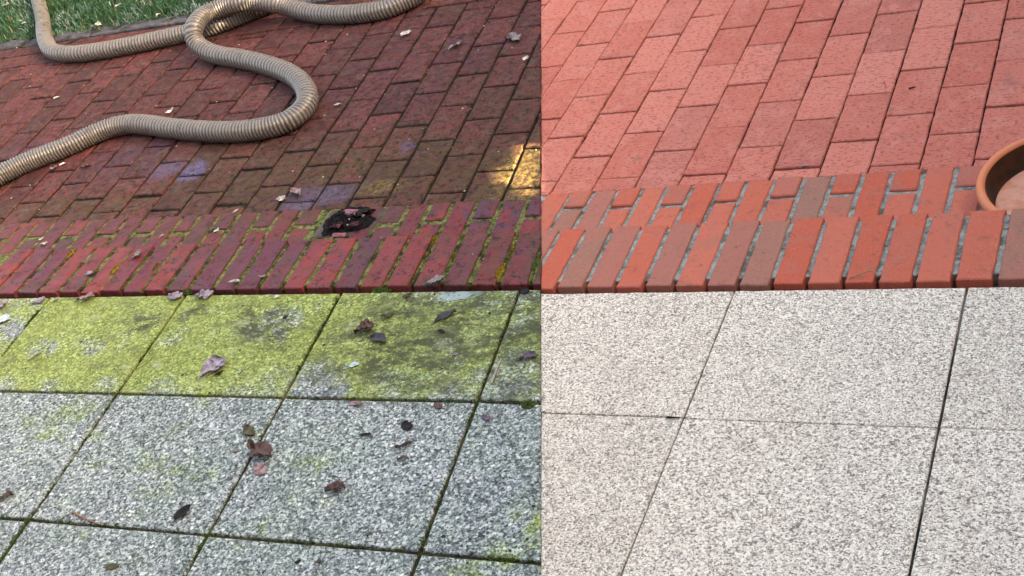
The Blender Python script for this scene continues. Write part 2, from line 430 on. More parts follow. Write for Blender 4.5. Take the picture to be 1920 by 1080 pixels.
    col = n.mix(n.mul(n.step(big, 0.45, 0.70), 0.35), col, n.mix(1.0, col, (0.84, 0.82, 0.80), 'MULTIPLY'))
    col = n.mix(n.mul(g, 0.5), col, n.mix(1.0, col, (0.86, 0.85, 0.84), 'MULTIPLY'))
    col = n.mix(n.mul(n.step(n.noise(11, 5, 0.7), 0.58, 0.70), 0.35), col, n.mix(1.0, col, (0.74, 0.73, 0.70), 'MULTIPLY'))
    h = n.math('ADD', n.mul(s1[0], 0.6), n.mul(n.noise(260, 2), 0.6))
    return n.out(col, 0.85, h, 0.6, 0.002, 0.15)
def m_fill(name, c1, c2, c3=None, scale=30, moss=None):
    n = NT(name)
    col = n.mix(n.step(n.noise(scale, 5, 0.7), 0.38, 0.62), c1, c2)
    if c3: col = n.mix(n.step(n.noise(scale*0.35, 4, 0.65), 0.48, 0.62), col, c3)
    col = n.mix(n.mul(n.step(n.noise(220, 3), 0.5, 0.68), 0.6), col, n.mix(1.0, col, (0.35, 0.35, 0.35), 'MULTIPLY'))
    return n.out(col, 0.9, n.noise(170, 4, 0.7), 0.9, 0.004, 0.2)
def m_hose():
    n = NT('ribbed_plastic_hose')
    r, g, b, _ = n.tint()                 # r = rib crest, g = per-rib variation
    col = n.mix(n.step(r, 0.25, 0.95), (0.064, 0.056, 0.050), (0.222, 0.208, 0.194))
    col = n.mix(n.mul(g, 0.35), col, (0.17, 0.145, 0.122))
    col = n.mix(n.mul(n.step(n.noise(18, 4, 0.7), 0.5, 0.72), 0.5), col, (0.055, 0.045, 0.038))
    col = n.mix(n.mul(n.step(n.noise(90, 4, 0.7), 0.58, 0.7), 0.4), col, (0.26, 0.25, 0.24))
    return n.out(col, n.ramp(n.noise(30, 3), [(0.3, 0.24), (0.7, 0.40)]), n.noise(120, 3), 0.15, 0.002, 0.6)
def m_vary(name, rough=0.7, amp=0.5, scale=90, spec=0.35, dark=(0.35, 0.33, 0.33)):
    n = NT(name)
    _, _, _, c = n.tint()
    col = n.mix(n.mul(n.step(n.noise(scale, 4, 0.7), 0.42, 0.66), amp), c, n.mix(1.0, c, dark, 'MULTIPLY'))
    return n.out(col, rough, n.noise(scale*1.5, 3), 0.4, 0.002, spec)
def m_terracotta():
    n = NT('terracotta')
    r, g, b, _ = n.tint()                 # r = 1 on the damp dark inner wall
    col = n.mix(n.noise(14, 4), (0.58, 0.165, 0.070), (0.66, 0.245, 0.120))
    col = n.mix(n.mul(n.step(n.noise(60, 4, 0.7), 0.55, 0.7), 0.3), col, (0.62, 0.34, 0.25))
    wet = n.mix(n.step(n.noise(22, 4, 0.7), 0.4, 0.65), (0.050, 0.016, 0.004), (0.012, 0.006, 0.002))
    col = n.mix(r, col, wet)
    pale = n.mix(n.step(n.noise(30, 4), 0.45, 0.65), (0.60, 0.30, 0.215), (0.52, 0.215, 0.130))
    pale = n.mix(n.step(n.voro(55, out='Distance'), 0.10, 0.05), pale, (0.16, 0.07, 0.06))
    col = n.mix(b, col, pale)
    return n.out(col, 0.55, n.noise(160, 3), 0.25, 0.002, 0.4)

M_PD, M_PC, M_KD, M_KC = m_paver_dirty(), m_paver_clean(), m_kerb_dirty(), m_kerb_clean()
M_SD, M_SC = m_slab(True), m_slab(False)
M_JD = m_fill('mossy_dark_joint', (0.005, 0.0045, 0.004), (0.014, 0.012, 0.009), (0.018, 0.022, 0.008))
M_JC = m_fill('dark_sand_joint', (0.010, 0.005, 0.005), (0.030, 0.013, 0.013))
M_MD = m_fill('mossy_mortar', (0.060, 0.082, 0.014), (0.205, 0.215, 0.080), (0.020, 0.026, 0.008), 60)
M_MC = m_fill('grey_mortar', (0.205, 0.220, 0.206), (0.35, 0.368, 0.348), (0.115, 0.112, 0.100), 48)
M_SJ = m_fill('mossy_slab_joint', (0.018, 0.017, 0.010), (0.050, 0.055, 0.014), (0.085, 0.075, 0.022), 26)
M_SJC = m_fill('grey_slab_joint', (0.012, 0.012, 0.012), (0.05, 0.048, 0.046), (0.16, 0.15, 0.14), 18)
M_SOIL = m_fill('black_peat', (0.003, 0.003, 0.004), (0.012, 0.009, 0.011), None, 60)
M_GROUND = m_fill('garden_earth', (0.03, 0.025, 0.018), (0.06, 0.05, 0.035))
M_STONE = m_fill('grey_edging_stone', (0.060, 0.060, 0.070), (0.120, 0.117, 0.130), (0.024, 0.024, 0.020), 20)
M_LAWN = m_fill('lawn_soil', (0.012, 0.025, 0.010), (0.030, 0.055, 0.020), None, 14)
M_LEAF = m_vary('dead_leaf', 0.7, 0.6, 90, 0.2)
M_GRASS = m_vary('frosted_grass', 0.55, 0.3, 40, 0.4)
M_MOSS = m_vary('cushion_moss', 0.95, 0.7, 160, 0.1)
M_TWIG = m_vary('dry_stem', 0.8, 0.5, 120)
M_HOSE, M_TERRA = m_hose(), m_terracotta()
M_BLOCKER_BOARDS = m_fill('blocker_boards', (0.20, 0.15, 0.11), (0.28, 0.22, 0.17))
M_BLOCKER_BRICK = m_fill('blocker_brick', (0.10, 0.055, 0.045), (0.15, 0.08, 0.065))
M_BRK = m_vary('broken_brick_piece', 0.7, 0.6, 60)

# ------------------------------------------------------------------ setting: ground and brick paving
struct(sheet('ground', [(-120, -120), (120, -120), (120, 120), (-120, 120)], -0.06, M_GROUND))
lawn_y = at(150, 57).y
bandL = (at(0, 420, ZB), at(1014, 371, ZB))
bandR = (at(1014, 364, ZB), at(1920, 303, ZB))
KL_front = (at(0, 550, ZK), at(1014, 532, ZK)); KL_back = (at(0, 470, ZK), at(1014, 432, ZK))
KR_front = (at(1014, 540, ZK), at(1920, 523.7, ZK)); KR_back = (at(1014, 430, ZK), at(1920, 391, ZK))
def ext(l, x):                            # point on a line at a given x
    a, b = V2(l[0]), V2(l[1])
    t = (x-a.x)/(b.x-a.x)
    return a+(b-a)*t

FAR = Vector((-1.5, 30))
XL, XR = -7.2, 1.3
def build_paving(left):
    f = lat(OL, ML) if left else lat(OR, MR)
    mb = MB()
    band = bandL if left else bandR
    hps = [seam(0, left), half(band[0], band[1], FAR)]
    border = lawn_y-0.115-0.10
    row_top = border-0.135
    if left: hps.append(half((-5, row_top), (5, row_top), (0, 0)))
    else: hps.append(half((-5, 6.0), (5, 6.0), (0, 0)))
    for k in range(-4, 52):
        if left:
            uk = lambda kk: 0.52257-0.105*kk-0.000147*kk*kk*(1 if kk > 0 else 0)
            u0, u1 = uk(k), uk(k-1)
            ph = 0.1395 if k % 2 else 0.046; sp = 0.2037
        else:
            kk = k-12
            u0, u1 = -0.65181+0.105*kk, -0.65181+0.105*(kk+1)
            ph = 0.0915 if kk % 2 else 0.190; sp = 0.2025
        dv = R.uniform(-0.006, 0.006)
        for j in range(0, 20):
            v0 = ph+dv+sp*j+R.uniform(-0.0022, 0.0022); v1 = v0+sp
            if not left: v0 += 0.0011; v1 -= 0.0011
            q = [f(u0, v0), f(u1, v0), f(u1, v1), f(u0, v1)]
            if q[0].x > XR or q[1].x < XL-0.3: continue
            q = [p+Vector((R.uniform(-.0012, .0012), R.uniform(-.0012, .0012))) for p in q]
            q = clips(inset(q, 0.0046 if left else 0.0018), hps)
            if not q: continue
            tl = 0.012 if left else 0.006
            slab_block(mb, q, R.gauss(0, 0.0016 if left else 0.0011), -0.05, 0.0042 if left else 0.0030, 0.0030 if left else 0.0022, 0.02,
                       (R.gauss(0, tl), R.gauss(0, tl*0.6)), (R.random(), R.random(), R.random(), 1), R.random()*50)
    if left:                              # border course laid along the lawn
        x = XL
        while x < 0:
            L = 0.262+R.uniform(-.004, .004)
            for yy in (row_top, ):
                q = [Vector((x, yy)), Vector((x+L, yy)), Vector((x+L, yy+0.130)), Vector((x, yy+0.130))]
                q = clips(inset(q, 0.0035), [seam(0, True)])
                if q: slab_block(mb, q, R.gauss(0.0, 0.002), -0.05, 0.004, 0.002, 0.02, (R.gauss(0, .01), R.gauss(0, .01)), None, R.random()*50)
            x += L
        x = XL+0.11                       # second border course
        while x < 0:
            L = 0.262+R.uniform(-.004, .004)
            q = [Vector((x, border)), Vector((x+L, border)), Vector((x+L, border+0.105)), Vector((x, border+0.105))]
            q = clips(inset(q, 0.0035), [seam(0, True)])
            if q: slab_block(mb, q, R.gauss(0.0, 0.002), -0.05, 0.004, 0.002, 0.02, (R.gauss(0, .01), R.gauss(0, .01)), None, R.random()*50)
            x += L
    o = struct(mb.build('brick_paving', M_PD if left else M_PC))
    n, c = seam(-0.008, left)
    big = [Vector((XL, 1.8)), Vector((XR, 1.8)), Vector((XR, 6.0 if not left else lawn_y-0.11)), Vector((XL, 6.0 if not left else lawn_y-0.11))]
    sheet('joint_filling', clips(big, [(n, c)]), -0.0075 if left else -0.0085, M_JD if left else M_JC, o)
    return o
pavL, pavR = build_paving(True), build_paving(False)

# grey edging stones between bricks and lawn
mb = MB(); x = XL
while x < -0.5:
    L = R.uniform(0.42, 0.56)
    q = [Vector((x, lawn_y-0.108)), Vector((x+L, lawn_y-0.108)), Vector((x+L, lawn_y-0.005)), Vector((x, lawn_y-0.005))]
    q = clips(inset(q, 0.004), [seam(0, True)])
    if q: slab_block(mb, q, 0.008+R.gauss(0, .003), -0.05, 0.006, 0.004, 0.03)
    x += L
struct(mb.build('lawn_edging', M_STONE))

# ------------------------------------------------------------------ the brick tread between paving and kerb step
def build_tread(left):
    z = ZB
    mb = MB()
    if left:
        bx = [-62, -28, 11, 42, 72, 104, 139, 171, 204, 239, 274, 308, 344, 376, 414, 450, 489, 527, 565, 607, 645, 683, 722, 767, 808, 850, 896, 942, 992, 1040]
        halfcol = lambda i: i % 2 == 0 if i < 22 else i % 2 == 0
        mids = [(64, 446), (334, 437), (490, 428), (565, 424), (730, 420), (820, 416), (905, 412), (1000, 407)]
        back = bandL; d = Vector((-0.0851, 0.88199)).normalized(); gap = 0.0078
    else:
        bx = [975, 1022, 1071, 1114, 1160, 1206, 1252, 1301, 1352, 1401, 1454, 1509, 1564, 1619, 1674, 1734, 1794, 1855, 1920, 1990, 2065]
        halfcol = lambda i: i % 2 == 0
        mids = [(1073, 391), (1160, 389), (1256, 385), (1358, 379), (1470, 371), (1577, 364), (1690, 359), (1810, 351)]
        back = bandR; d = Vector((0.0452, 0.99795)).normalized(); gap = 0.0056
    kb = KL_back if left else KR_back
    bline = lambda px: px*(371-420)/1014+420 if left else 364+(px-1014)*(303-364)/906
    mm = [at(a, b, z) for a, b in mids]
    def mid_y(x):
        if x <= mm[0].x: return mm[0].y
        for a, b in zip(mm, mm[1:]):
            if a.x <= x <= b.x: return a.y+(b.y-a.y)*(x-a.x)/(b.x-a.x)
        return mm[-1].y
    front_y = lambda x: ext(kb, x).y-0.004
    sp = seam(z, left)
    for i in range(len(bx)-1):
        a, b = V2(at(bx[i], bline(bx[i]), z)), V2(at(bx[i+1], bline(bx[i+1]), z))
        a.x += gap; b.x -= gap
        if left and 19 <= i <= 21: 
            if i != 21: continue
        def cross(p, y): return p+d*((y-p.y)/d.y)
        fy = front_y((a.x+b.x)/2)
        col = (R.random(), R.random(), R.random(), 1)
        jz = R.gauss(0, 0.0012)
        if halfcol(i):
            my = mid_y((a.x+b.x)/2)
            q1 = [a, b, cross(b, my+gap+0.002), cross(a, my+gap+0.002)]
            q2 = [cross(a, my-gap), cross(b, my-gap), cross(b, fy), cross(a, fy)]
            qs = [(q1, col, 0.001), (q2, (R.random(), R.random(), R.random(), 1), -0.001)]
        else:
            qs = [([a, b, cross(b, fy), cross(a, fy)], col, -0.0005)]
        for q, c_, dz in qs:
            q = clips(q, [sp])
            if q: slab_block(mb, q, z+jz+dz, -0.05, 0.0035, 0.0024, 0.02, (R.gauss(0, .004), R.gauss(0, .004)), c_, R.random()*50)
    o = struct(mb.build('brick_tread', M_KD if left else M_KC))
    y0 = lambda x: ext(kb, x)-Vector((0, 0.006))
    x0, x1 = (XL, 0) if left else (-3.0, XR)
    poly = [y0(x0), y0(x1), ext(back, x1)-Vector((0, .002)), ext(back, x0)-Vector((0, .002))]
    sheet('mortar_bed', clips(poly, [seam(0, left)]), z-(0.0048 if left else 0.0065), M_MD if left else M_MC, o)
    return o
trL, trR = build_tread(True), build_tread(False)

# ------------------------------------------------------------------ kerb step: a course of bricks on edge
def build_kerb(left):
    mb = MB()
    if left:
        fr = [-50, -11, 29, 67, 107, 146, 185, 225, 265, 307, 351, 397, 439, 482, 525, 569, 621, 671, 719, 769, 825, 878, 933, 992, 1050]
        bk = [29, 66, 104, 142, 179, 217, 254, 292, 333, 372, 414, 456, 497, 543, 583, 629, 674, 722, 771, 819, 869, 921, 972, 1028, 1082]
        fl = lambda x: 550+x*(532-550)/1014; bl = lambda x: 470+x*(432-470)/1014; gap = 0.0078
    else:
        fr = [940, 990, 1041, 1095, 1151, 1205, 1261, 1321, 1382, 1445, 1510, 1579, 1642, 1712, 1787, 1866, 1946, 2030]
        bk = [1003, 1052, 1101, 1150, 1205, 1257, 1312, 1370, 1429, 1487, 1550, 1616, 1680, 1745, 1814, 1892, 1966, 2046]
        fl = lambda x: 540+(x-1014)*(523.7-540)/906; bl = lambda x: 430+(x-1014)*(391-430)/906; gap = 0.0056
    sp = seam(ZK, left)
    for i in range(len(fr)-1):
        a, b = V2(at(fr[i], fl(fr[i]), ZK)), V2(at(fr[i+1], fl(fr[i+1]), ZK))
        c, d = V2(at(bk[i+1], bl(bk[i+1]), ZK)), V2(at(bk[i], bl(bk[i]), ZK))
        g = Vector((gap, 0))
        jy = Vector((0, R.gauss(0, 0.0016)))
        q = clips([a+g+jy, b-g+jy, c-g+jy, d+g+jy], [sp])
        if q: slab_block(mb, q, ZK+R.gauss(0, 0.0013), -0.02, 0.0026, 0.0024, 0.02, (R.gauss(0, .008), R.gauss(0, .005)), (R.random(), R.random(), R.random(), 1), R.random()*50)
    o = struct(mb.build('kerb_step', M_KD if left else M_KC))
    fr_, bk_ = (KL_front, KL_back) if left else (KR_front, KR_back)
    x0, x1 = (XL, 0) if left else (-3.0, XR)
    back = 0.016 if left else 0.030
    poly = [ext(fr_, x0)+Vector((0, back)), ext(fr_, x1)+Vector((0, back)), ext(bk_, x1)-Vector((0, .012)), ext(bk_, x0)-Vector((0, .012))]
    poly = clips(poly, [seam(ZK, left)])
    m2 = MB(); slab_block(m2, poly, ZK-0.0055, -0.03, 0.002, 0.002, 0.05, (0, 0), (.5, .5, .5, 1))
    m2.build('mortar_bed', M_MD if left else M_MC, o)
    return o
kbL, kbR = build_kerb(True), build_kerb(False)

# ------------------------------------------------------------------ concrete slabs
def build_slabs(left):
    f = lat(OL, ML, ZS) if left else lat(OR, MR, ZS)
    S = 0.43374936
    root = bpy.data.objects.new('slab_terrace', None); scene.collection.objects.link(root); struct(root)
    sp = seam(ZS, left)
    fr_ = KL_front if left else KR_front
    frp = [V2(fr_[0])-Vector((0, .013)), V2(fr_[1])-Vector((0, .013))]
    hk = half(frp[0], frp[1], (-1, 0))
    moss = {}
    if left:
        moss = {(-3, 0): .6, (-2, 0): .70, (-1, 0): .95, (0, 0): .97, (1, 0): .90, (2, 0): .74,
                (-2, 1): .25, (-1, 1): .22, (0, 1): .17, (1, 1): .13, (2, 1): .15, (-1, 2): .12, (0, 2): .10, (1, 2): .18, (2, 2): .24, (-2, 2): .12}
    for j in range(-1+1, 6):
        for i in range(-9 if left else -6, 6):
            v1, v0 = (1-j)*S, -j*S
            q = [f(i*S, v0), f((i+1)*S, v0), f((i+1)*S, v1), f(i*S, v1)]
            if not left and i >= 0 : q = [p+Vector((0.0022 if i >= 1 else 0, -0.004)) for p in q]
            g = 0.0046 if left else 0.0016
            q = inset(q, g)
            q = clips(q, [sp, hk])
            if not q or q[0].x > XR+0.5: continue
            mb = MB()
            mo = moss.get((i, j), 0.05 if j else 0.6) if left else 0.0
            slab_block(mb, q, ZS+R.gauss(0, 0.0008), ZS-0.05, 0.003 if left else 0.002, 0.0016 if left else 0.0007, 0.02, (R.gauss(0, .0015), R.gauss(0, .0015)), (mo, R.random(), R.random(), 1), R.random()*50)
            mb.build('slab', M_SD if left else M_SC, root)
    big = [Vector((XL, -3)), Vector((XR, -3)), Vector((XR, 4)), Vector((XL, 4))]
    big = clips(big, [seam(ZS, left), half(V2(fr_[0])-Vector((0, .03)), V2(fr_[1])-Vector((0, .03)), (-1, 0))])
    m2 = MB(); slab_block(m2, big, ZS-(0.008 if left else 0.007), -0.05, 0.001, 0.0, 0.2, (0, 0), (.5, .5, .5, 1))
    m2.build('joint_filling', M_SJ if left else M_SJC, root)
    return root
slL, slR = build_slabs(True), build_slabs(False)

# ------------------------------------------------------------------ lawn
struct(sheet('lawn', [(-60, lawn_y), (60, lawn_y), (60, 80), (-60, 80)], -0.004, M_LAWN))
def blade(mb, p, h, w, ang, lean, col):
    d = Vector((math.cos(ang), math.sin(ang), 0)); s = Vector((-d.y, d.x, 0))*w*0.5
    a = Vector(p); b = a+d*(lean*h*0.35)+Vector((0, 0, h*0.6)); c = a+d*(lean*h)+Vector((0, 0, h*(0.95-0.25*lean)))
    mb.add([a-s, a+s, b+s*0.8, b-s*0.8, c], [(0, 1, 2, 3), (3, 2, 4)], col)
mb = MB()
A, B_ = at(-60, -40), at(520, -40)
for _ in range(26000):
    x = R.uniform(-6.6, -4.0); y = lawn_y+(R.random()**1.15)*1.25
    if mnoise.noise(Vector((x*9, y*9, 0)))+R.uniform(-0.4, 0.4) < -0.22: continue
    c1 = mnoise.noise(Vector((x*5, y*5, 3.3))); c2 = mnoise.noise(Vector((x*7, y*7, 8.1)))
    k = R.random()
    fr = max(0, min(1, 0.22+c1*2.0))
    if k < fr*0.55: col = (0.13, 0.23, 0.20, 1) if R.random() < .7 else (0.34, 0.42, 0.40, 1)
    elif k > 0.955: col = (0.19, 0.19, 0.07, 1)
    else:
        t = R.random(); col = (0.012+.028*t, 0.055+.080*t, 0.022+.024*t, 1)
    edge = y-lawn_y < 0.05
    blade(mb, (x, y-(R.uniform(0.01, 0.055) if edge and R.random() < .6 else 0), -0.004), R.uniform(.018, .05)*(0.7 if edge else 1), R.uniform(.003, .006), R.uniform(0, 6.28), R.uniform(.2, 1.1), col)
tag(mb.build('grass', M_GRASS), 'short frosty green lawn grass beyond the grey edging stones', 'grass', kind='stuff')

# moss and weeds in the joints on the uncleaned side
mb = MB()
def tuft(p, n, h, spread, cols, w=0.003):
    for _ in range(n):
        q = (p[0]+R.gauss(0, spread), p[1]+R.gauss(0, spread), p[2])
        blade(mb, q, h*R.uniform(.5, 1.2), w*R.uniform(.7, 1.3), R.uniform(0, 6.28), R.uniform(.3, 1.2), R.choice(cols))
GR = [(0.05, 0.085, 0.02, 1), (0.075, 0.11, 0.03, 1), (0.03, 0.055, 0.014, 1), (0.10, 0.12, 0.035, 1)]
OC = [(0.20, 0.13, 0.010, 1), (0.26, 0.19, 0.02, 1), (0.14, 0.11, 0.015, 1)]
def along(p, q, z, n, h, thr, cols=GR, spread=0.0035):
    a, b = at(p[0], p[1], z), at(q[0], q[1], z)
    for i in range(n):
        c = a+(b-a)*R.random()
        if mnoise.noise(c*16) < thr: continue
        tuft((c.x, c.y, z-0.007), 3, h, spread, cols)
for p, q in (((0, 738), (1014, 757)), ((0, 968), (1014, 1052)), ((345, 552), (55, 970)), ((637, 547), (395, 1000)), ((975, 543), (788, 1035)), ((395, 1000), (330, 1080)), ((788, 1035), (770, 1080)), ((85, 562), (0, 675)), ((55, 970), (0, 1050))):
    along(p, q, ZS, 220, 0.010, -0.05)
frL = [67, 107, 146, 185, 225, 265, 307, 351, 397, 439, 482, 525, 569, 621, 671, 719, 769, 825, 878, 933, 992]
bkL = [142, 179, 217, 254, 292, 333, 372, 414, 456, 497, 543, 583, 629, 674, 722, 771, 819, 869, 921, 972, 1028]
for a, b in zip(frL, bkL):
    along((a, 550+a*(532-550)/1014), (b, 470+b*(432-470)/1014), ZK, 70, 0.006, 0.02, GR+[(0.12, 0.15, 0.03, 1)], 0.002)
tag(mb.build('moss', M_MOSS), 'low dark green moss growing along the joints of the uncleaned slabs and kerb', 'moss', kind='stuff')

def moss_clump(px, py, rx, ry, rot, cols, label, z=ZK, hgt=0.008):
    c = at(px, py, z-0.004); m = MB(); n = 0
    nu, nv = 26, 12
    vs, cs, fs = [], [], []
    for i in range(nv+1):
        rr = i/nv
        for k in range(nu):
            a = k/nu*2*math.pi
            lob = 1+0.28*mnoise.noise(Vector((math.cos(a)*2.2, math.sin(a)*2.2, px*.37)))
            lx, ly = rx*rr*lob*math.cos(a), ry*rr*lob*math.sin(a)
            x = c.x+lx*math.cos(rot)-ly*math.sin(rot); y = c.y+lx*math.sin(rot)+ly*math.cos(rot)
            h = hgt*(1-rr*rr)*(0.75+0.6*mnoise.noise(Vector((x*190, y*190, 1.0))))+0.0022*mnoise.noise(Vector((x*420, y*420, 4)))*(1-rr)
            vs.append((x, y, c.z+h)); cs.append(R.choice(cols))
    for i in range(nv):
        for k in range(nu):
            fs.append((i*nu+k, i*nu+(k+1) % nu, (i+1)*nu+(k+1) % nu, (i+1)*nu+k))
    m.add(vs, fs, cs)
    for _ in range(60):
        a, rr = R.uniform(0, 6.28), R.random()**.5*.9
        lx, ly = rx*rr*math.cos(a), ry*rr*math.sin(a)
        blade(m, (c.x+lx*math.cos(rot)-ly*math.sin(rot), c.y+lx*math.sin(rot)+ly*math.cos(rot), c.z+hgt*(1-rr*rr)*.6), .006, .002, R.uniform(0, 6.28), .6, R.choice(cols))
    tag(m.build('moss_clump', M_MOSS), label, 'moss', 'moss cushions on the kerb bricks')
jd = math.radians(95)
moss_clump(936, 512, .045, .013, jd, OC, 'largest ochre moss cushion, filling the kerb joint nearest the cleaned half')
moss_clump(962, 470, .040, .008, jd, OC+GR, 'narrow olive moss strip in a kerb joint just behind the largest ochre cushion')
moss_clump(814, 450, .020, .010, jd, OC, 'small ochre moss cushion at the back of a kerb joint, nearest the black soil')
moss_clump(853, 480, .026, .008, jd, OC+GR, 'olive moss cushion halfway along a kerb joint, between two ochre ones')
moss_clump(133, 475, .028, .009, jd, OC, 'rust coloured moss in a kerb joint, farthest left')
moss_clump(216, 505, .030, .008, jd, OC, 'rusty moss strip midway along a kerb joint beside the round pale leaf')
moss_clump(293, 502, .026, .007, jd, OC+GR, 'thin olive moss strip in a kerb joint uphill of two lilac leaves')
moss_clump(1004, 492, .040, .010, jd, GR, 'green moss strip in the kerb joint cut off by the cleaned half')
moss_clump(992, 762, .024, .018, 0, GR, 'dark green moss clump on the slab joint at the edge of the cleaned half', ZS, .016)
moss_clump(716, 545, .035, .011, 0, GR, 'dark green moss tuft at the foot of the kerb above the mossy slabs', ZS, .014)
moss_clump(352, 548, .026, .012, 0, GR, 'green moss tuft at the kerb foot between the two lilac leaves', ZS, .016)

# ------------------------------------------------------------------ the hose
def catmull(P, step):
    out = []
    for i in range(1, len(P)-2):
        p0, p1, p2, p3 = P[i-1], P[i], P[i+1], P[i+2]
        n = max(2, int((p2-p1).length/step))
        for k in range(n):
            t = k/n
            out.append(0.5*((2*p1)+(p2-p0)*t+(2*p0-5*p1+4*p2-p3)*t*t+(3*p1-p0-3*p2+p3)*t**3))
    out.append(P[-2].copy())
    return out
HR = 0.0405
hz = HR
pathA = [(50, -90, hz), (62, -40, hz), (71, 0, hz), (79, 30, hz), (82, 58, hz), (87, 80, hz), (101, 97, hz), (138, 101, hz), (190, 95, hz), (250, 84, hz), (310, 71, hz), (350, 62, hz), (395, 50, hz), (422, 41, hz), (462, 25, hz), (495, 12, hz), (540, -12, hz),
         (590, -50, hz), (660, -90, hz), (760, -110, hz), (840, -80, hz), (830, -40, hz), (790, -14, hz),
         (758, 3, hz), (722, 17, hz), (667, 26, hz), (611, 27, hz), (572, 22, hz+.004), (542, 14, hz+.02), (514, 8, hz+.045), (480, 4, 3*hz-.015), (449, 6, 3*hz), (419, 13, 3*hz), (393, 23, 3*hz), (374, 36, 3*hz+.004), (363, 55, 3*hz), (366, 76, hz+.045), (381, 92, hz+.015), (408, 103, hz),
         (449, 110, hz), (500, 122, hz), (542, 138, hz), (568, 159, hz), (577, 187, hz), (562, 212, hz), (530, 231, hz), (480, 243, hz), (417, 247, hz), (333, 242, hz), (264, 233, hz), (222, 236, hz), (180, 250, hz), (139, 269, hz), (97, 286, hz), (50, 304, hz), (0, 328, hz), (-60, 362, hz), (-130, 410, hz)]
P = [at(*p) for p in pathA]
C = catmull(P, 0.0035)
# resample evenly, four steps to a rib
rib = 0.0142
res = [C[0]]; acc = 0.0
stepL = rib/6
for a, b in zip(C, C[1:]):
    d = (b-a).length; s = stepL-acc
    while s <= d:
        res.append(a+(b-a)*(s/d)); s += stepL
    acc = (acc+d) % stepL if False else d-(s-stepL)
mb = MB(); NS = 20
vs, cs, fs = [], [], []
rv = 0.5
def px_of(p):
    d = Vector(p)-Vector((0, 0, H)); k = d.dot(fw)
    return Vector((d.dot(rt)/k*F, -d.dot(up)/k*F))
seg = [(px_of(b)-px_of(a)).length for a, b in zip(res, res[1:])]
seg.append(seg[-1])
pit = []
for i in range(len(seg)):
    w_ = seg[max(0, i-30):i+31]; m_ = sum(w_)/len(w_)
    pit.append(max(0.0105, min(0.026, stepL*5.9/m_)))
phase = 0.0
for i, p in enumerate(res):
    t = (res[min(i+3, len(res)-1)]-res[max(i-3, 0)]).normalized()
    sd = t.cross(Vector((0, 0, 1))).normalized(); un = sd.cross(t)
    s = i*stepL
    if i % 5 == 0: rv = R.random()
    amp = 0.068 if s > 1.45 else (0.010 if s < 1.0 else 0.010+0.058*(s-1.0)/0.45)
    for k in range(NS):
        a = k/NS*2*math.pi
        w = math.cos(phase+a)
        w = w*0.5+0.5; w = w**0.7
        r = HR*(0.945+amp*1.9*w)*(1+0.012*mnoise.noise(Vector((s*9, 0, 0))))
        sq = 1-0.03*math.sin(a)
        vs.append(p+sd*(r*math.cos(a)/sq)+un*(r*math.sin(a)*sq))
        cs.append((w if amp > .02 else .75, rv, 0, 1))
    phase += 2*math.pi*stepL/pit[i]
for i in range(len(res)-1):
    for k in range(NS):
        fs.append((i*NS+k, i*NS+(k+1) % NS, (i+1)*NS+(k+1) % NS, (i+1)*NS+k))
mb.add(vs, fs, cs)
tag(mb.build('hose', M_HOSE, smooth=True), 'long grey-brown ribbed hose winding over the dirty bricks from the lawn', 'hose')

# ------------------------------------------------------------------ terracotta saucer behind the kerb
def lathe(profile, nseg, mat, name, parent, cols):
    m = MB(); vs, cs, fs = [], [], []
    for (r, z), c in zip(profile, cols):
        for k in range(nseg):
            a = k/nseg*2*math.pi; vs.append((r*math.cos(a), r*math.sin(a), z)); cs.append(c)
    for i in range(len(profile)-1):
        for k in range(nseg): fs.append((i*nseg+k, i*nseg+(k+1) % nseg, (i+1)*nseg+(k+1) % nseg, (i+1)*nseg+k))
    m.add(vs, fs, cs)
    return m.build(name, mat, parent, smooth=True)
ks = S0
saucer = bpy.data.objects.new('plant_saucer', None); scene.collection.objects.link(saucer)
saucer.location = (-0.1082*ks, 2.2067*ks, ZB)
tag(saucer, 'round terracotta plant saucer with dark damp inner wall, behind the kerb', 'plant saucer')
Ro = 0.175*ks
wallp = [(Ro-0.040, 0.0), (Ro-0.030, 0.003), (Ro-0.010, 0.045), (Ro-0.004, 0.056), (Ro+0.001, 0.061), (Ro, 0.070), (Ro-0.004, 0.077), (Ro-0.011, 0.0795), (Ro-0.018, 0.077), (Ro-0.021, 0.072), (Ro-0.0225, 0.069), (Ro-0.024, 0.062), (Ro-0.036, 0.016), (Ro-0.042, 0.009)]
T0, TW, TP = (0, 0.5, 0, 1), (1, 0.5, 0, 1), (0, 0.5, 1, 1)
lathe(wallp, 96, M_TERRA, 'rim', saucer, [T0]*10+[TW]*4)
lathe([(Ro-0.042, 0.009), (Ro-0.045, 0.0105), (Ro-0.048, 0.0085), (Ro-0.10, 0.0075), (0.001, 0.0075)], 96, M_TERRA, 'base', saucer, [TP]*5)

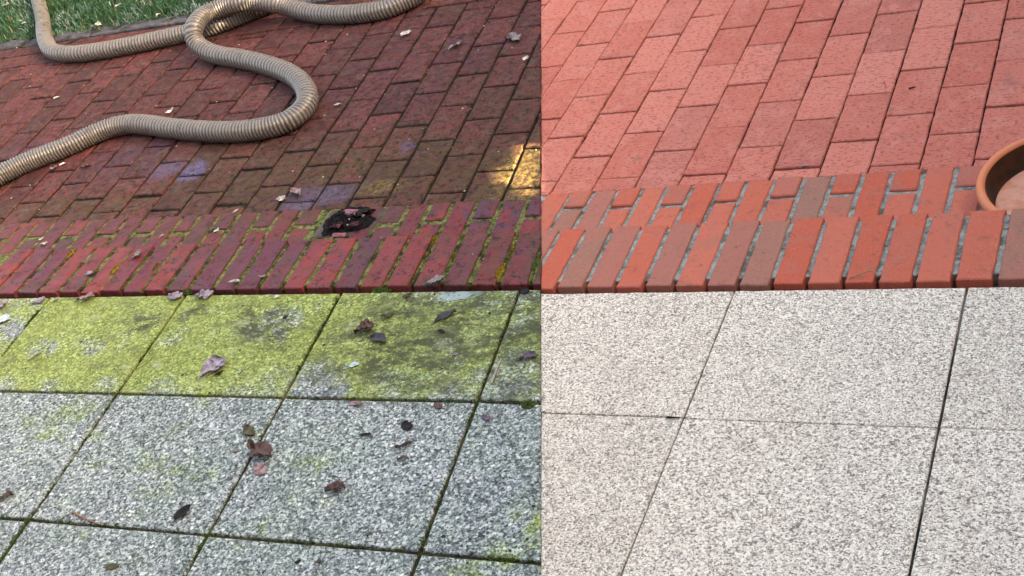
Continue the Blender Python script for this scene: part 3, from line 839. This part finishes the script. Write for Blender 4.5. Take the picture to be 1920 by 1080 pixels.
# ------------------------------------------------------------------ black soil where tread bricks are broken out
def patch(name, pts, z, hgt, mat, col, lump=60, parent=None, inner=9, dome=1.0, seed=0):
    P_ = [at(x, y, z) for x, y in pts]
    c = sum(P_, Vector((0, 0, 0)))/len(P_)
    pts2 = []
    for i in range(len(P_)):
        a, b = P_[i], P_[(i+1) % len(P_)]
        for k in range(4): pts2.append(a+(b-a)*(k/4)+Vector((R.gauss(0, .002), R.gauss(0, .002), 0)))
    m = MB(); n = len(pts2); vs, fs = [], []
    for i in range(inner+1):
        t = i/inner
        for p in pts2:
            q = c+(p-c)*t
            h = hgt*((1-t**3)*dome+(1-t**6)*0.9*mnoise.noise(Vector((q.x*lump, q.y*lump, seed))))
            vs.append((q.x, q.y, z+max(0.0006 if t < 1 else -0.004, h)))
    for i in range(inner):
        for k in range(n): fs.append((i*n+k, i*n+(k+1) % n, (i+1)*n+(k+1) % n, (i+1)*n+k))
    m.add(vs, fs, col)
    return m.build(name, mat, parent)
mb = MB()                                   # rough grey mortar and brick rubble fills the damaged bay
bay = [V2(at(578, 446, ZB)), V2(at(690, 440, ZB)), V2(at(737, 386, ZB)), V2(at(622, 391, ZB))]
slab_block(mb, bay, ZB-0.002, -0.04, .004, .006, .015, (0, 0), (.5, .5, .5, 1))
mb.build('rubble_bed', m_fill('grey_rubble', (0.12, 0.105, 0.088), (0.070, 0.055, 0.045), (0.085, 0.060, 0.050), 30), trL)
soil = patch('soil_heap', [(606, 430), (609, 414), (636, 397), (650, 389), (684, 388), (706, 393), (694, 403), (706, 411), (690, 427), (668, 434), (650, 436), (630, 440), (604, 444)], ZB, 0.020, M_SOIL, (0, 0, 0, 1), 85)
tag(soil, 'patch of black soil in the broken hole of the brick tread', 'soil')
def chip(pts, z, hgt, col, label, name='brick_fragment', cat='brick piece', mat=None, group='broken brick pieces in the black soil'):
    tag(patch(name, pts, z, hgt, mat or M_BRK, col, 40, None, 4, 1.0, pts[0][0]), label, cat, group)
chip([(644, 394), (678, 392), (674, 403), (660, 404), (645, 402)], ZB+.018, .009, (0.30, 0.12, 0.18, 1), 'largest pink brick fragment, at the far side of the black soil patch')
chip([(632, 421), (640, 418), (638, 425), (629, 424)], ZB+.018, .007, (0.13, 0.05, 0.065, 1), 'small dark maroon brick fragment at the left of the black soil patch')
chip([(622, 438), (634, 435), (651, 437), (646, 443), (625, 445)], ZB, .006, (0.30, 0.12, 0.15, 1), 'flat pink brick fragment between the black soil and the kerb')
chip([(652, 407), (659, 409), (661, 411), (656, 412)], ZB+.018, .007, (0.75, 0.75, 0.72, 1), 'bright white pebble, larger of the two on the black soil', 'pebble', 'pebble', None, 'pebbles on the black soil')
chip([(650, 420), (653, 421), (655, 424), (651, 423)], ZB+.018, .006, (0.62, 0.62, 0.60, 1), 'tiny white pebble on the black soil, nearer the kerb than the larger one', 'pebble', 'pebble', None, 'pebbles on the black soil')
chip([(677, 406), (684, 404), (683, 407), (678, 408)], ZB+.018, .006, (0.28, 0.22, 0.24, 1), 'pale grey chip at the right of the black soil patch', 'pebble', 'pebble', None, 'pebbles on the black soil')

# ------------------------------------------------------------------ fallen leaves
LC = dict(lilac=(0.33, 0.29, 0.36), white=(0.62, 0.61, 0.57), brown=(0.095, 0.066, 0.055), mauve=(0.155, 0.105, 0.105), red=(0.125, 0.076, 0.072), dark=(0.020, 0.017, 0.018), olive=(0.115, 0.11, 0.06),
          grey=(0.27, 0.255, 0.27), pink=(0.36, 0.25, 0.26), slate=(0.075, 0.075, 0.095), pale=(0.42, 0.45, 0.38), ice=(0.55, 0.68, 0.72), purple=(0.16, 0.125, 0.18))
ZSURF = dict(p=0.003, b=ZB+.002, k=ZK+.002, s=ZS+.002)
def leaf(x0, y0, x1, y1, surf, kind, color, label, wid=0.5, curl=1.0):
    z = ZSURF[surf]
    a, b = at(x0, y0, z), at(x1, y1, z)
    L = max((b-a).length*0.9, 0.011); ax = (b-a).normalized(); sd = Vector((-ax.y, ax.x, 0))
    sr = R.random()*100; base = LC[color]
    if kind == 'scrap' and surf == 's': curl *= 0.6; L *= 0.85; wid *= 0.85
    N = 18; rows = []
    ph = R.uniform(0, 1); lob = {'oak': 0.40, 'oval': 0.03, 'scrap': 0.30}[kind]; nl = {'oak': 4.2, 'oval': 2, 'scrap': 3.1}[kind]
    bend = R.uniform(-0.12, 0.12)
    m = MB(); vs, cs, fs = [], [], []
    cols = 7
    for i in range(N+1):
        t = i/N
        if kind == 'oval': prof = math.sin(math.pi*min(1, t*0.98+.01))**0.75
        elif kind == 'oak': prof = (math.sin(math.pi*(t**1.25)*0.97+.03)**0.7)*(0.55+0.5*t)
        else: prof = (max(0.0, 1-abs(2*t-1)**2.4))**0.6
        for k in range(cols):
            u = (k/(cols-1))*2-1
            side = 0.0 if u < 0 else 0.37
            e = 1+lob*math.cos(2*math.pi*(nl*t+side+ph))*(1 if kind == 'oak' else 0.8)+0.22*mnoise.noise(Vector((t*5+sr, u, sr)))
            hw = max(L*wid*0.5*prof*max(0.25, e), 0.0005)
            cx = L*t
            if kind == 'oak': cx += abs(u)*L*0.06*math.sin(2*math.pi*(nl*t+side+ph))
            p = a+ax*cx+sd*(u*hw+bend*L*math.sin(math.pi*t))
            zz = curl*L*(0.17*abs(u)**1.6*(0.6+0.8*mnoise.noise(Vector((t*2.2+sr, u*0.8, 7))))+0.13*(2*t-1)**2*mnoise.noise(Vector((sr, 3, 2)))*1.6+0.05*mnoise.noise(Vector((t*6, u*2, sr))))
            if abs(u) < .1: zz -= 0.012*L*curl
            vs.append((p.x, p.y, zz))
            tone = 0.85+0.5*mnoise.noise(Vector((p.x*60, p.y*60, sr)))
            if abs(u) < .1: tone *= 1.12
            if color in ('lilac', 'white', 'pink') and mnoise.noise(Vector((p.x*75+sr, p.y*75, 2))) > 0.42: tone *= 0.35
            cs.append(tuple(max(0.004, c*tone) for c in base)+(1,))
    zmin = min(v[2] for v in vs)
    vs = [(v[0], v[1], z+v[2]-zmin+0.0006) for v in vs]
    for i in range(N):
        for k in range(cols-1): fs.append((i*cols+k, i*cols+k+1, (i+1)*cols+k+1, (i+1)*cols+k))
    m.add(vs, fs, cs)
    if kind != 'scrap':                   # stalk
        s0 = Vector(vs[cols//2]); s1 = s0-ax*L*0.22+sd*L*R.uniform(-.06, .06); s1.z = z+.003
        q = sd*max(.0006, L*.012)
        m.add([s0-q, s0+q, s1+q*.7, s1-q*.7, s0+Vector((0, 0, .0012)), s1+Vector((0, 0, .0012))], [(0, 3, 5, 4), (4, 5, 2, 1), (0, 1, 2, 3)], tuple(c*.7 for c in base)+(1,))
    o = m.build('fallen_leaf', M_LEAF, smooth=True)
    sol = o.modifiers.new('thickness', 'SOLIDIFY'); sol.thickness = 0.0007; sol.offset = 0
    tag(o, label, 'leaf', 'fallen leaves on the uncleaned half')
LEAVES = [
 (752, 68, 774, 60, 'p', 'scrap', 'white', 'whitish curled leaf on the bricks right of the hose end, near the top', .6, 1.4),
 (842, 97, 868, 81, 'p', 'oak', 'grey', 'grey folded leaf on the bricks between the two whitish ones at the top', .45, 1.6),
 (953, 73, 979, 78, 'p', 'scrap', 'grey', 'pale grey curled leaf on the bricks, nearest the cleaned half at the top', .6, 1.5),
 (982, 115, 992, 107, 'p', 'scrap', 'white', 'small white leaf scrap in a brick joint close to the cleaned half', .6, 1.4),
 (628, 198, 642, 195, 'p', 'oval', 'white', 'small white leaf on the bricks just right of the big hose bend', .5, 1.0),
 (312, 216, 328, 205, 'p', 'scrap', 'white', 'white leaf scrap on the bricks inside the hose loop', .5, 1.5),
 (101, 186, 113, 182, 'p', 'scrap', 'white', 'tiny white leaf scrap on the bricks left of the hose loop', .6, 1.2),
 (172, 54, 193, 47, 'p', 'oval', 'white', 'white curled leaf lying on the grey edging by the lawn', .4, 2.0),
 (438, 399, 448, 393, 'b', 'oval', 'white', 'thin white leaf sliver at the back edge of the brick tread', .3, 1.2),
 (402, 436, 411, 428, 'b', 'oval', 'white', 'round white leaf on the brick tread', .8, 0.9),
 (249, 489, 267, 471, 'k', 'scrap', 'grey', 'grey-brown pointed leaf at the back of the kerb bricks', .5, 1.6),
 (160, 515, 176, 510, 'k', 'oval', 'lilac', 'round lilac leaf in the middle of the kerb bricks', .85, 0.8),
 (431, 531, 454, 530, 'k', 'oval', 'white', 'slim white leaf along the front of the kerb bricks', .35, 0.9),
 (486, 521, 500, 518, 'k', 'scrap', 'pale', 'small pale green leaf scrap in a kerb joint beside the slim white leaf', .4, 1.0),
 (77, 460, 91, 456, 'b', 'oval', 'white', 'white curled leaf at the left end of the brick tread', .5, 1.8),
 (73, 451, 83, 446, 'b', 'scrap', 'pale', 'small pale scrap on the tread next to the white curled leaf', .5, 1.0),
 (300, 446, 309, 440, 'b', 'oval', 'pink', 'small pinkish leaf on the brick tread', .7, 1.2),
 (153, 317, 173, 311, 'p', 'oval', 'brown', 'brown curled leaf on the bricks below the hose', .55, 1.8),
 (96, 319, 109, 312, 'p', 'scrap', 'grey', 'grey leaf scrap tucked under the lower hose', .6, 1.2),
 (112, 311, 125, 306, 'p', 'scrap', 'white', 'bright white leaf scrap beside the lower hose', .6, 1.2),
 (520, 375, 538, 372, 'p', 'oak', 'white', 'jagged white leaf on the bluish bricks near the tread', .8, 1.2),
 (547, 360, 566, 369, 'p', 'oval', 'pink', 'buff curled leaf next to the jagged white one', .5, 1.7),
 (800, 535, 837, 522, 'k', 'oak', 'grey', 'silvery crumpled leaf at the front edge of the kerb', .6, 1.6),
 (512, 560, 526, 556, 's', 'oval', 'white', 'small white leaf on the bright green slab at the kerb foot', .5, 1.0),
 (-4, 584, 20, 562, 's', 'oak', 'lilac', 'lilac leaf at the left edge of the slabs, nearest the kerb', .5, 1.2),
 (-8, 606, 24, 597, 's', 'oval', 'ice', 'pale blue leaf at the left edge of the slabs', .8, 0.8),
 (63, 572, 88, 558, 's', 'oak', 'lilac', 'lilac lobed leaf at the kerb foot on the first slab joint', .65, 1.2),
 (100, 567, 113, 557, 's', 'oval', 'grey', 'small grey leaf at the kerb foot right of a lilac one', .5, 1.4),
 (146, 565, 182, 556, 's', 'oak', 'pink', 'pinkish lobed leaf at the kerb foot', .55, 1.3),
 (316, 557, 345, 558, 's', 'oak', 'lilac', 'lilac leaf at the kerb foot just left of a slab joint', .6, 1.2),
 (366, 556, 404, 552, 's', 'oak', 'lilac', 'largest lilac leaf at the kerb foot, just right of a slab joint', .6, 1.2),
 (55, 677, 80, 660, 's', 'oval', 'pale', 'slim pale leaf on the left mossy slab', .28, 1.2),
 (378, 708, 422, 668, 's', 'oak', 'lilac', 'lilac oak leaf with black spots in the middle of a mossy slab', .8, 1.0),
 (405, 704, 421, 696, 's', 'oval', 'dark', 'black leaf lying against the spotted lilac oak leaf', .55, 1.0),
 (666, 626, 706, 611, 's', 'oak', 'red', 'red-brown crumpled leaf on the mossy slab', .75, 1.7),
 (695, 635, 727, 644, 's', 'oval', 'slate', 'dark grey oval leaf beside the red-brown crumpled one', .55, 0.8),
 (817, 606, 859, 581, 's', 'oval', 'slate', 'large slate grey leaf on the mossy slab by the right joint', .42, 1.0),
 (716, 594, 742, 590, 's', 'oak', 'olive', 'olive brown leaf with a stalk on the mossy slab', .5, 1.4),
 (756, 558, 776, 552, 's', 'scrap', 'brown', 'brown leaf scrap close to the kerb foot on the mossy slab', .7, 1.3),
 (654, 687, 677, 683, 's', 'oval', 'ice', 'icy white oval leaf on the mossy slab', .6, 0.6),
 (848, 667, 863, 664, 's', 'scrap', 'lilac', 'small lilac scrap on the darker part of the mossy slab', .7, 1.2),
 (822, 620, 838, 625, 's', 'scrap', 'dark', 'small black scrap below the large slate grey leaf', .4, 1.2),
 (976, 676, 1012, 667, 's', 'oak', 'purple', 'purple-grey leaf on the slab beside the cleaned half', .6, 1.3),
 (816, 756, 833, 769, 's', 'scrap', 'red', 'brownish leaf scrap just under the first slab joint', .6, 1.0),
 (656, 755, 684, 758, 's', 'oval', 'pink', 'faded pinkish leaf just under the first slab joint', .35, 0.6),
 (975, 546, 999, 549, 's', 'scrap', 'dark', 'dark leaf scrap at the kerb foot nearest the cleaned half', .7, 1.3),
 (531, 598, 543, 591, 's', 'scrap', 'dark', 'small dark triangular scrap on the bright green slab', .7, 1.3),
 (330, 977, 363, 948, 's', 'oval', 'dark', 'large black leaf on the grey slab near the bottom', .62, 0.9),
 (199, 1065, 227, 1063, 's', 'oval', 'olive', 'olive oval leaf on the bottom slab', .5, 0.7),
 (472, 841, 515, 861, 's', 'oak', 'mauve', 'reddish crumpled leaf lying over a slab joint', .56, 1.9),
 (481, 874, 498, 891, 's', 'oval', 'pink', 'faded buff leaf below the reddish crumpled one', .7, 0.4),
 (463, 800, 479, 819, 's', 'oval', 'olive', 'small olive leaf beside the slab joint above the reddish leaf', .6, 0.8),
 (435, 846, 452, 843, 's', 'scrap', 'grey', 'small grey scrap left of the reddish crumpled leaf', .6, 0.8),
 (-6, 941, 30, 927, 's', 'oak', 'brown', 'brown leaf at the left edge near the bottom', .45, 1.3),
 (611, 923, 652, 915, 's', 'oak', 'red', 'dark red-brown leaf with upright stalk on the grey slab', .6, 1.6),
 (757, 793, 779, 806, 's', 'scrap', 'dark', 'black crumpled scrap on the right grey slab', .8, 1.3),
 (674, 817, 704, 812, 's', 'scrap', 'dark', 'black narrow scrap left of the crumpled black one', .35, 1.2),
 (741, 841, 784, 828, 's', 'scrap', 'brown', 'long brown shred on the right grey slab', .22, 1.3),
 (745, 863, 772, 858, 's', 'scrap', 'brown', 'brown curled scrap below the long brown shred', .35, 1.4),
 (553, 1056, 569, 1049, 's', 'scrap', 'dark', 'dark scrap on the bottom middle slab, left of a round brown bit', .6, 1.2),
 (592, 1055, 604, 1052, 's', 'oval', 'brown', 'round brown bit on the bottom middle slab', .7, 1.2),
 (686, 1004, 702, 998, 's', 'scrap', 'olive', 'small olive scrap above the bottom slab joint', .5, 1.0),
 (898, 1000, 912, 1010, 's', 'scrap', 'slate', 'small slate scrap on the right slab near the bottom', .5, 1.0),
 (903, 780, 924, 790, 's', 'scrap', 'purple', 'small purplish scrap beside the right slab joint', .6, 0.8),
]
ZSURF['h'] = ZB+.013
ZSURF['g'] = 0.018
LEAVES += [
 (217, 14, 230, 8, 'g', 'oval', 'white', 'small white leaf lying in the lawn grass near the top edge', .6, 1.2),
 (40, 46, 50, 42, 'g', 'scrap', 'white', 'white leaf scrap in the grass left of the hose', .6, 1.2),
 (293, 32, 303, 26, 'g', 'oval', 'pale', 'pale upright leaf at the grass edge near the hose crossing', .4, 1.6),
 (5, 13, 20, 8, 'g', 'scrap', 'grey', 'grey leaf in the grass at the top left corner', .5, 1.4),
]
LC['maroon'] = (0.060, 0.022, 0.030)
LEAVES += [
 (655, 414, 690, 402, 'h', 'oak', 'dark', 'wet black leaf draped over the right of the black soil heap', .7, 1.8),
 (618, 432, 648, 424, 'h', 'oak', 'maroon', 'wet maroon leaf at the lower left of the black soil heap', .7, 1.8),
 (628, 410, 650, 399, 'h', 'oak', 'dark', 'ragged black leaf at the upper left of the black soil heap', .6, 1.9),
 (655, 428, 680, 422, 'h', 'oak', 'maroon', 'torn maroon leaf at the front of the black soil heap', .6, 1.9),
 (680, 399, 699, 396, 'h', 'scrap', 'dark', 'black curled leaf scrap at the upper right corner of the soil heap', .7, 1.9),
]
for l in LEAVES: leaf(*l)

# ------------------------------------------------------------------ twigs, stalks and seeds
def twig(pts, surf, r, col, label, name='twig', cat='twig', lift=0.0):
    z = ZSURF[surf]+r
    P_ = [at(x, y, z+(lift*math.sin(math.pi*i/(len(pts)-1)) if lift else 0)) for i, (x, y) in enumerate(pts)]
    P_ = [P_[0]*2-P_[1]]+P_+[P_[-1]*2-P_[-2]]
    C_ = catmull(P_, 0.006); m = MB(); vs, fs = [], []; n = 6
    for i, p in enumerate(C_):
        t = (C_[min(i+1, len(C_)-1)]-C_[max(i-1, 0)]).normalized(); sd = t.cross(Vector((0, 0, 1))).normalized(); un = sd.cross(t)
        rr = r*(1-0.5*i/len(C_))*(1+.3*mnoise.noise(p*90))
        for k in range(n):
            a = k/n*2*math.pi; vs.append(p+sd*rr*math.cos(a)+un*rr*math.sin(a))
    for i in range(len(C_)-1):
        for k in range(n): fs.append((i*n+k, i*n+(k+1) % n, (i+1)*n+(k+1) % n, (i+1)*n+k))
    fs.append(tuple(range(n))[::-1]); fs.append(tuple(range((len(C_)-1)*n, len(C_)*n)))
    m.add(vs, fs, col+(1,))
    tag(m.build(name, M_TWIG, smooth=True), label, cat)
twig([(136, 959), (152, 969), (168, 976), (186, 983)], 's', .0032, (0.30, 0.15, 0.10), 'orange-brown twig by the lower slab joint at bottom left')
twig([(104, 977), (118, 971), (137, 958)], 's', .0012, (0.08, 0.05, 0.035), 'thin dark stalk touching the orange-brown twig')
twig([(921, 719), (930, 696), (940, 672)], 's', .0030, (0.40, 0.36, 0.32), 'pale straight twig on the mossy slab next to the cleaned half')
twig([(448, 703), (455, 696), (452, 700), (451, 694)][:2]+[(452, 695)], 's', .0010, (0.10, 0.09, 0.04), 'short thin stem right of the spotted lilac oak leaf')
twig([(255, 692), (270, 685), (288, 670)], 's', .0009, (0.07, 0.06, 0.03), 'thin dark stem lying beside a mossy slab joint')
twig([(1593, 521), (1610, 515), (1622, 510), (1635, 508), (1645, 513), (1644, 521)], 'k', .0016, (0.33, 0.24, 0.13), 'curled dry grass stalk on the clean kerb bricks', 'grass_stalk', 'stalk', .006)
twig([(1250, 782.5), (1262, 783), (1274, 783)], 's', .0030, (0.012, 0.012, 0.012), 'short black stick lying in the clean slab joint')
twig([(1704, 166), (1708, 165), (1716, 163)], 'p', .0030, (0.012, 0.010, 0.010), 'black seed lying alone on the clean red bricks', 'seed', 'seed')
twig([(1503, 311), (1508, 310), (1515, 310)], 'p', .0036, (0.32, 0.31, 0.30), 'grey pebble at a clean brick joint behind the tread', 'pebble', 'pebble')
twig([(1657, 154), (1661, 160), (1659, 165)], 'p', .0010, (0.05, 0.03, 0.03), 'tiny dark stem on the clean red bricks left of the black seed')
twig([(115, 87), (135, 78), (152, 72)], 'p', .0045, (0.022, 0.016, 0.013), 'dark twig on the bricks between hose and lawn edging')

# scattered crumbs of leaf and earth on the uncleaned half
mb = MB()
def crumb(p, r, col):
    vs = [Vector(p)+Vector((r*R.uniform(.5, 1.3)*math.cos(a), r*R.uniform(.5, 1.3)*math.sin(a), 0)) for a in (0, 1.2, 2.4, 3.7, 5.0)]
    vs = [(v.x, v.y, p[2]) for v in vs]+[(p[0], p[1], p[2]+r*R.uniform(.4, .9))]
    mb.add(vs, [(i, (i+1) % 5, 5) for i in range(5)], col)
for _ in range(900):
    px, py = R.uniform(0, 1008), R.uniform(60, 1078)
    if py < 400: z = 0.0015
    elif py < 440: continue
    elif py < 470: z = ZB
    elif py < 535: z = ZK
    elif py < 560: continue
    else: z = ZS
    p = at(px, py, z)
    k = R.random()
    if z == ZS: col = (0.03, 0.032, 0.02) if k < .8 else (0.10, 0.075, 0.05)
    else: col = (0.40, 0.38, 0.30) if k < .10 else ((0.02, 0.016, 0.014) if k < .75 else (0.14, 0.09, 0.05))
    crumb((p.x, p.y, z), R.uniform(.0012, .0042) if k > .1 else R.uniform(.003, .006), col+(1,))
for _ in range(420):                      # light crumbs caught in the brick joints near the lawn
    k = R.randint(0, 42); v = R.uniform(.7, 2.4)
    q = lat(OL, ML)(0.52257-0.105*k-0.000147*k*k+R.gauss(0, .004), v)
    if mnoise.noise(Vector((q.x*3, q.y*3, 5))) < 0.02 or q.y > lawn_y-.12: continue
    crumb((q.x, q.y, -0.002), R.uniform(.002, .005), R.choice([(0.28, 0.26, 0.17, 1), (0.16, 0.17, 0.09, 1), (0.40, 0.37, 0.30, 1)]))
tag(mb.build('debris', M_TWIG), 'fine crumbs of leaf and earth strewn over the uncleaned half', 'debris', kind='stuff')

# ------------------------------------------------------------------ added blocker, unseen, shades the terrace; cut-outs shaped to place the sun patches
SX = 2.6
def shadow_of(p):                         # where the ray from p to the sun meets the blocker plane: (y, z)
    t = (SX-p.x)/sdir.x
    return (p.y+sdir.y*t, p.z+sdir.z*t)
holes = [[shadow_of(at(x, y, 0)) for x, y in h] for h in
         [[(956, 275), (1007, 268), (1007, 364), (972, 366), (966, 350), (956, 340), (926, 343), (922, 316), (958, 311), (960, 296)],
          [(555, 38), (592, 36), (590, 30), (557, 31)], [(760, 9), (800, 5), (798, -2), (764, 0)]]]
for (xa, ya, xb, yb, z) in ((410, 57.5, 450, 52.5, 0.0), (415, 47, 425, 38, HR*1.35), (408, 18, 416, 10, HR*3.5)):   # slits: streaks on the bricks and on both loops of the hose
    if z == 0.0: holes.append([shadow_of(at(xa, ya, 0)), shadow_of(at(xb, yb, 0)), shadow_of(at(xb-2, yb-3.5, 0)), shadow_of(at(xa, ya-4, 0))])
    else: holes.append([shadow_of(at(xa, ya, z)), shadow_of(at(xb, ya, z)), shadow_of(at(xb, yb, z)), shadow_of(at(xa, yb, z))])
bmw = bmesh.new()
def loop(pts):
    vs = [bmw.verts.new((SX, y, z)) for y, z in pts]
    return [bmw.edges.new((vs[i], vs[(i+1) % len(vs)])) for i in range(len(vs))]
edges = loop([(-6, -0.06), (12, -0.06), (12, 3.9), (-6, 3.9)])
for h in holes: edges += loop(h)
bmesh.ops.triangle_fill(bmw, use_beauty=True, use_dissolve=False, edges=edges)
me = bpy.data.meshes.new('sun_blocker'); bmw.to_mesh(me); bmw.free()
me.materials.append(M_BLOCKER_BOARDS)
scr = bpy.data.objects.new('sun_blocker', me); scene.collection.objects.link(scr)
sol = scr.modifiers.new('thickness', 'SOLIDIFY'); sol.thickness = 0.006
tag(scr, 'added panel beside the terrace, unseen, that blocks the low sun except at its cut-outs', 'light_blocker')

# ------------------------------------------------------------------ added leafy blocker beyond the lawn, unseen, to hide the bright horizon
mb = MB()
hw_, hd_, hh_ = 20.0, 0.9, 3.4
def blocker_face(o, ux, uy, nx, ny, nr):
    vs = []
    for j in range(ny+1):
        for i in range(nx+1):
            p = o+ux*(i/nx)+uy*(j/ny)
            vs.append(p+nr*(0.16*mnoise.noise(p*1.1)+0.10*mnoise.noise(p*4.3)))
    mb.add(vs, [(j*(nx+1)+i, j*(nx+1)+i+1, (j+1)*(nx+1)+i+1, (j+1)*(nx+1)+i) for j in range(ny) for i in range(nx)], (0.035, 0.065, 0.022, 1))
hy = lawn_y+4.2
blocker_face(Vector((-16, hy, -0.05)), Vector((hw_, 0, 0)), Vector((0, 0, hh_)), 160, 30, Vector((0, -1, 0)))
blocker_face(Vector((-16, hy, hh_-0.05)), Vector((hw_, 0, 0)), Vector((0, hd_, 0)), 160, 8, Vector((0, 0, 1)))
for _ in range(9000):
    p = Vector((R.uniform(-16, 4), hy-R.uniform(-.05, .22), R.uniform(0, hh_)))
    t = R.random(); a = R.uniform(0, 6.28); q = Vector((math.cos(a), -.4, math.sin(a)))*R.uniform(.03, .06); e = Vector((-math.sin(a), .3, math.cos(a)))*.02
    mb.add([p-q, p-e, p+q, p+e], [(0, 1, 2, 3)], (0.025+.03*t, 0.055+.06*t, 0.018+.015*t, 1))
tag(mb.build('horizon_blocker', M_GRASS), 'added leafy blocker beyond the lawn, unseen, hiding the bright horizon', 'horizon_blocker')

# ------------------------------------------------------------------ added blocker behind the camera, unseen, to darken the step's front
mb = MB()
def box(mb, a, b, col=(.5, .5, .5, 1)):
    v = [(x, y, z) for z in (a[2], b[2]) for y in (a[1], b[1]) for x in (a[0], b[0])]
    mb.add(v, [(0, 2, 3, 1), (4, 5, 7, 6), (0, 1, 5, 4), (2, 6, 7, 3), (0, 4, 6, 2), (1, 3, 7, 5)], col)
back_blocker = bpy.data.objects.new('back_blocker', None); scene.collection.objects.link(back_blocker); back_blocker.location = (-1.0, -1.3, 0)
tag(back_blocker, 'added block behind the camera, unseen, keeping light off the step front', 'back_blocker')
box(mb, (-7, -0.3, -0.06), (-0.6, 0, 4.2)); box(mb, (0.5, -0.3, -0.06), (3.4, 0, 4.2)); box(mb, (-0.6, -0.3, 2.3), (0.5, 0, 4.2))
mb.build('blocker_body', M_BLOCKER_BRICK, back_blocker)  # body of the added blocker, out of view
mb = MB(); box(mb, (-0.58, -0.22, ZS-0.05), (0.48, -0.16, 2.28)); mb.build('blocker_door', M_BLOCKER_BOARDS, back_blocker)
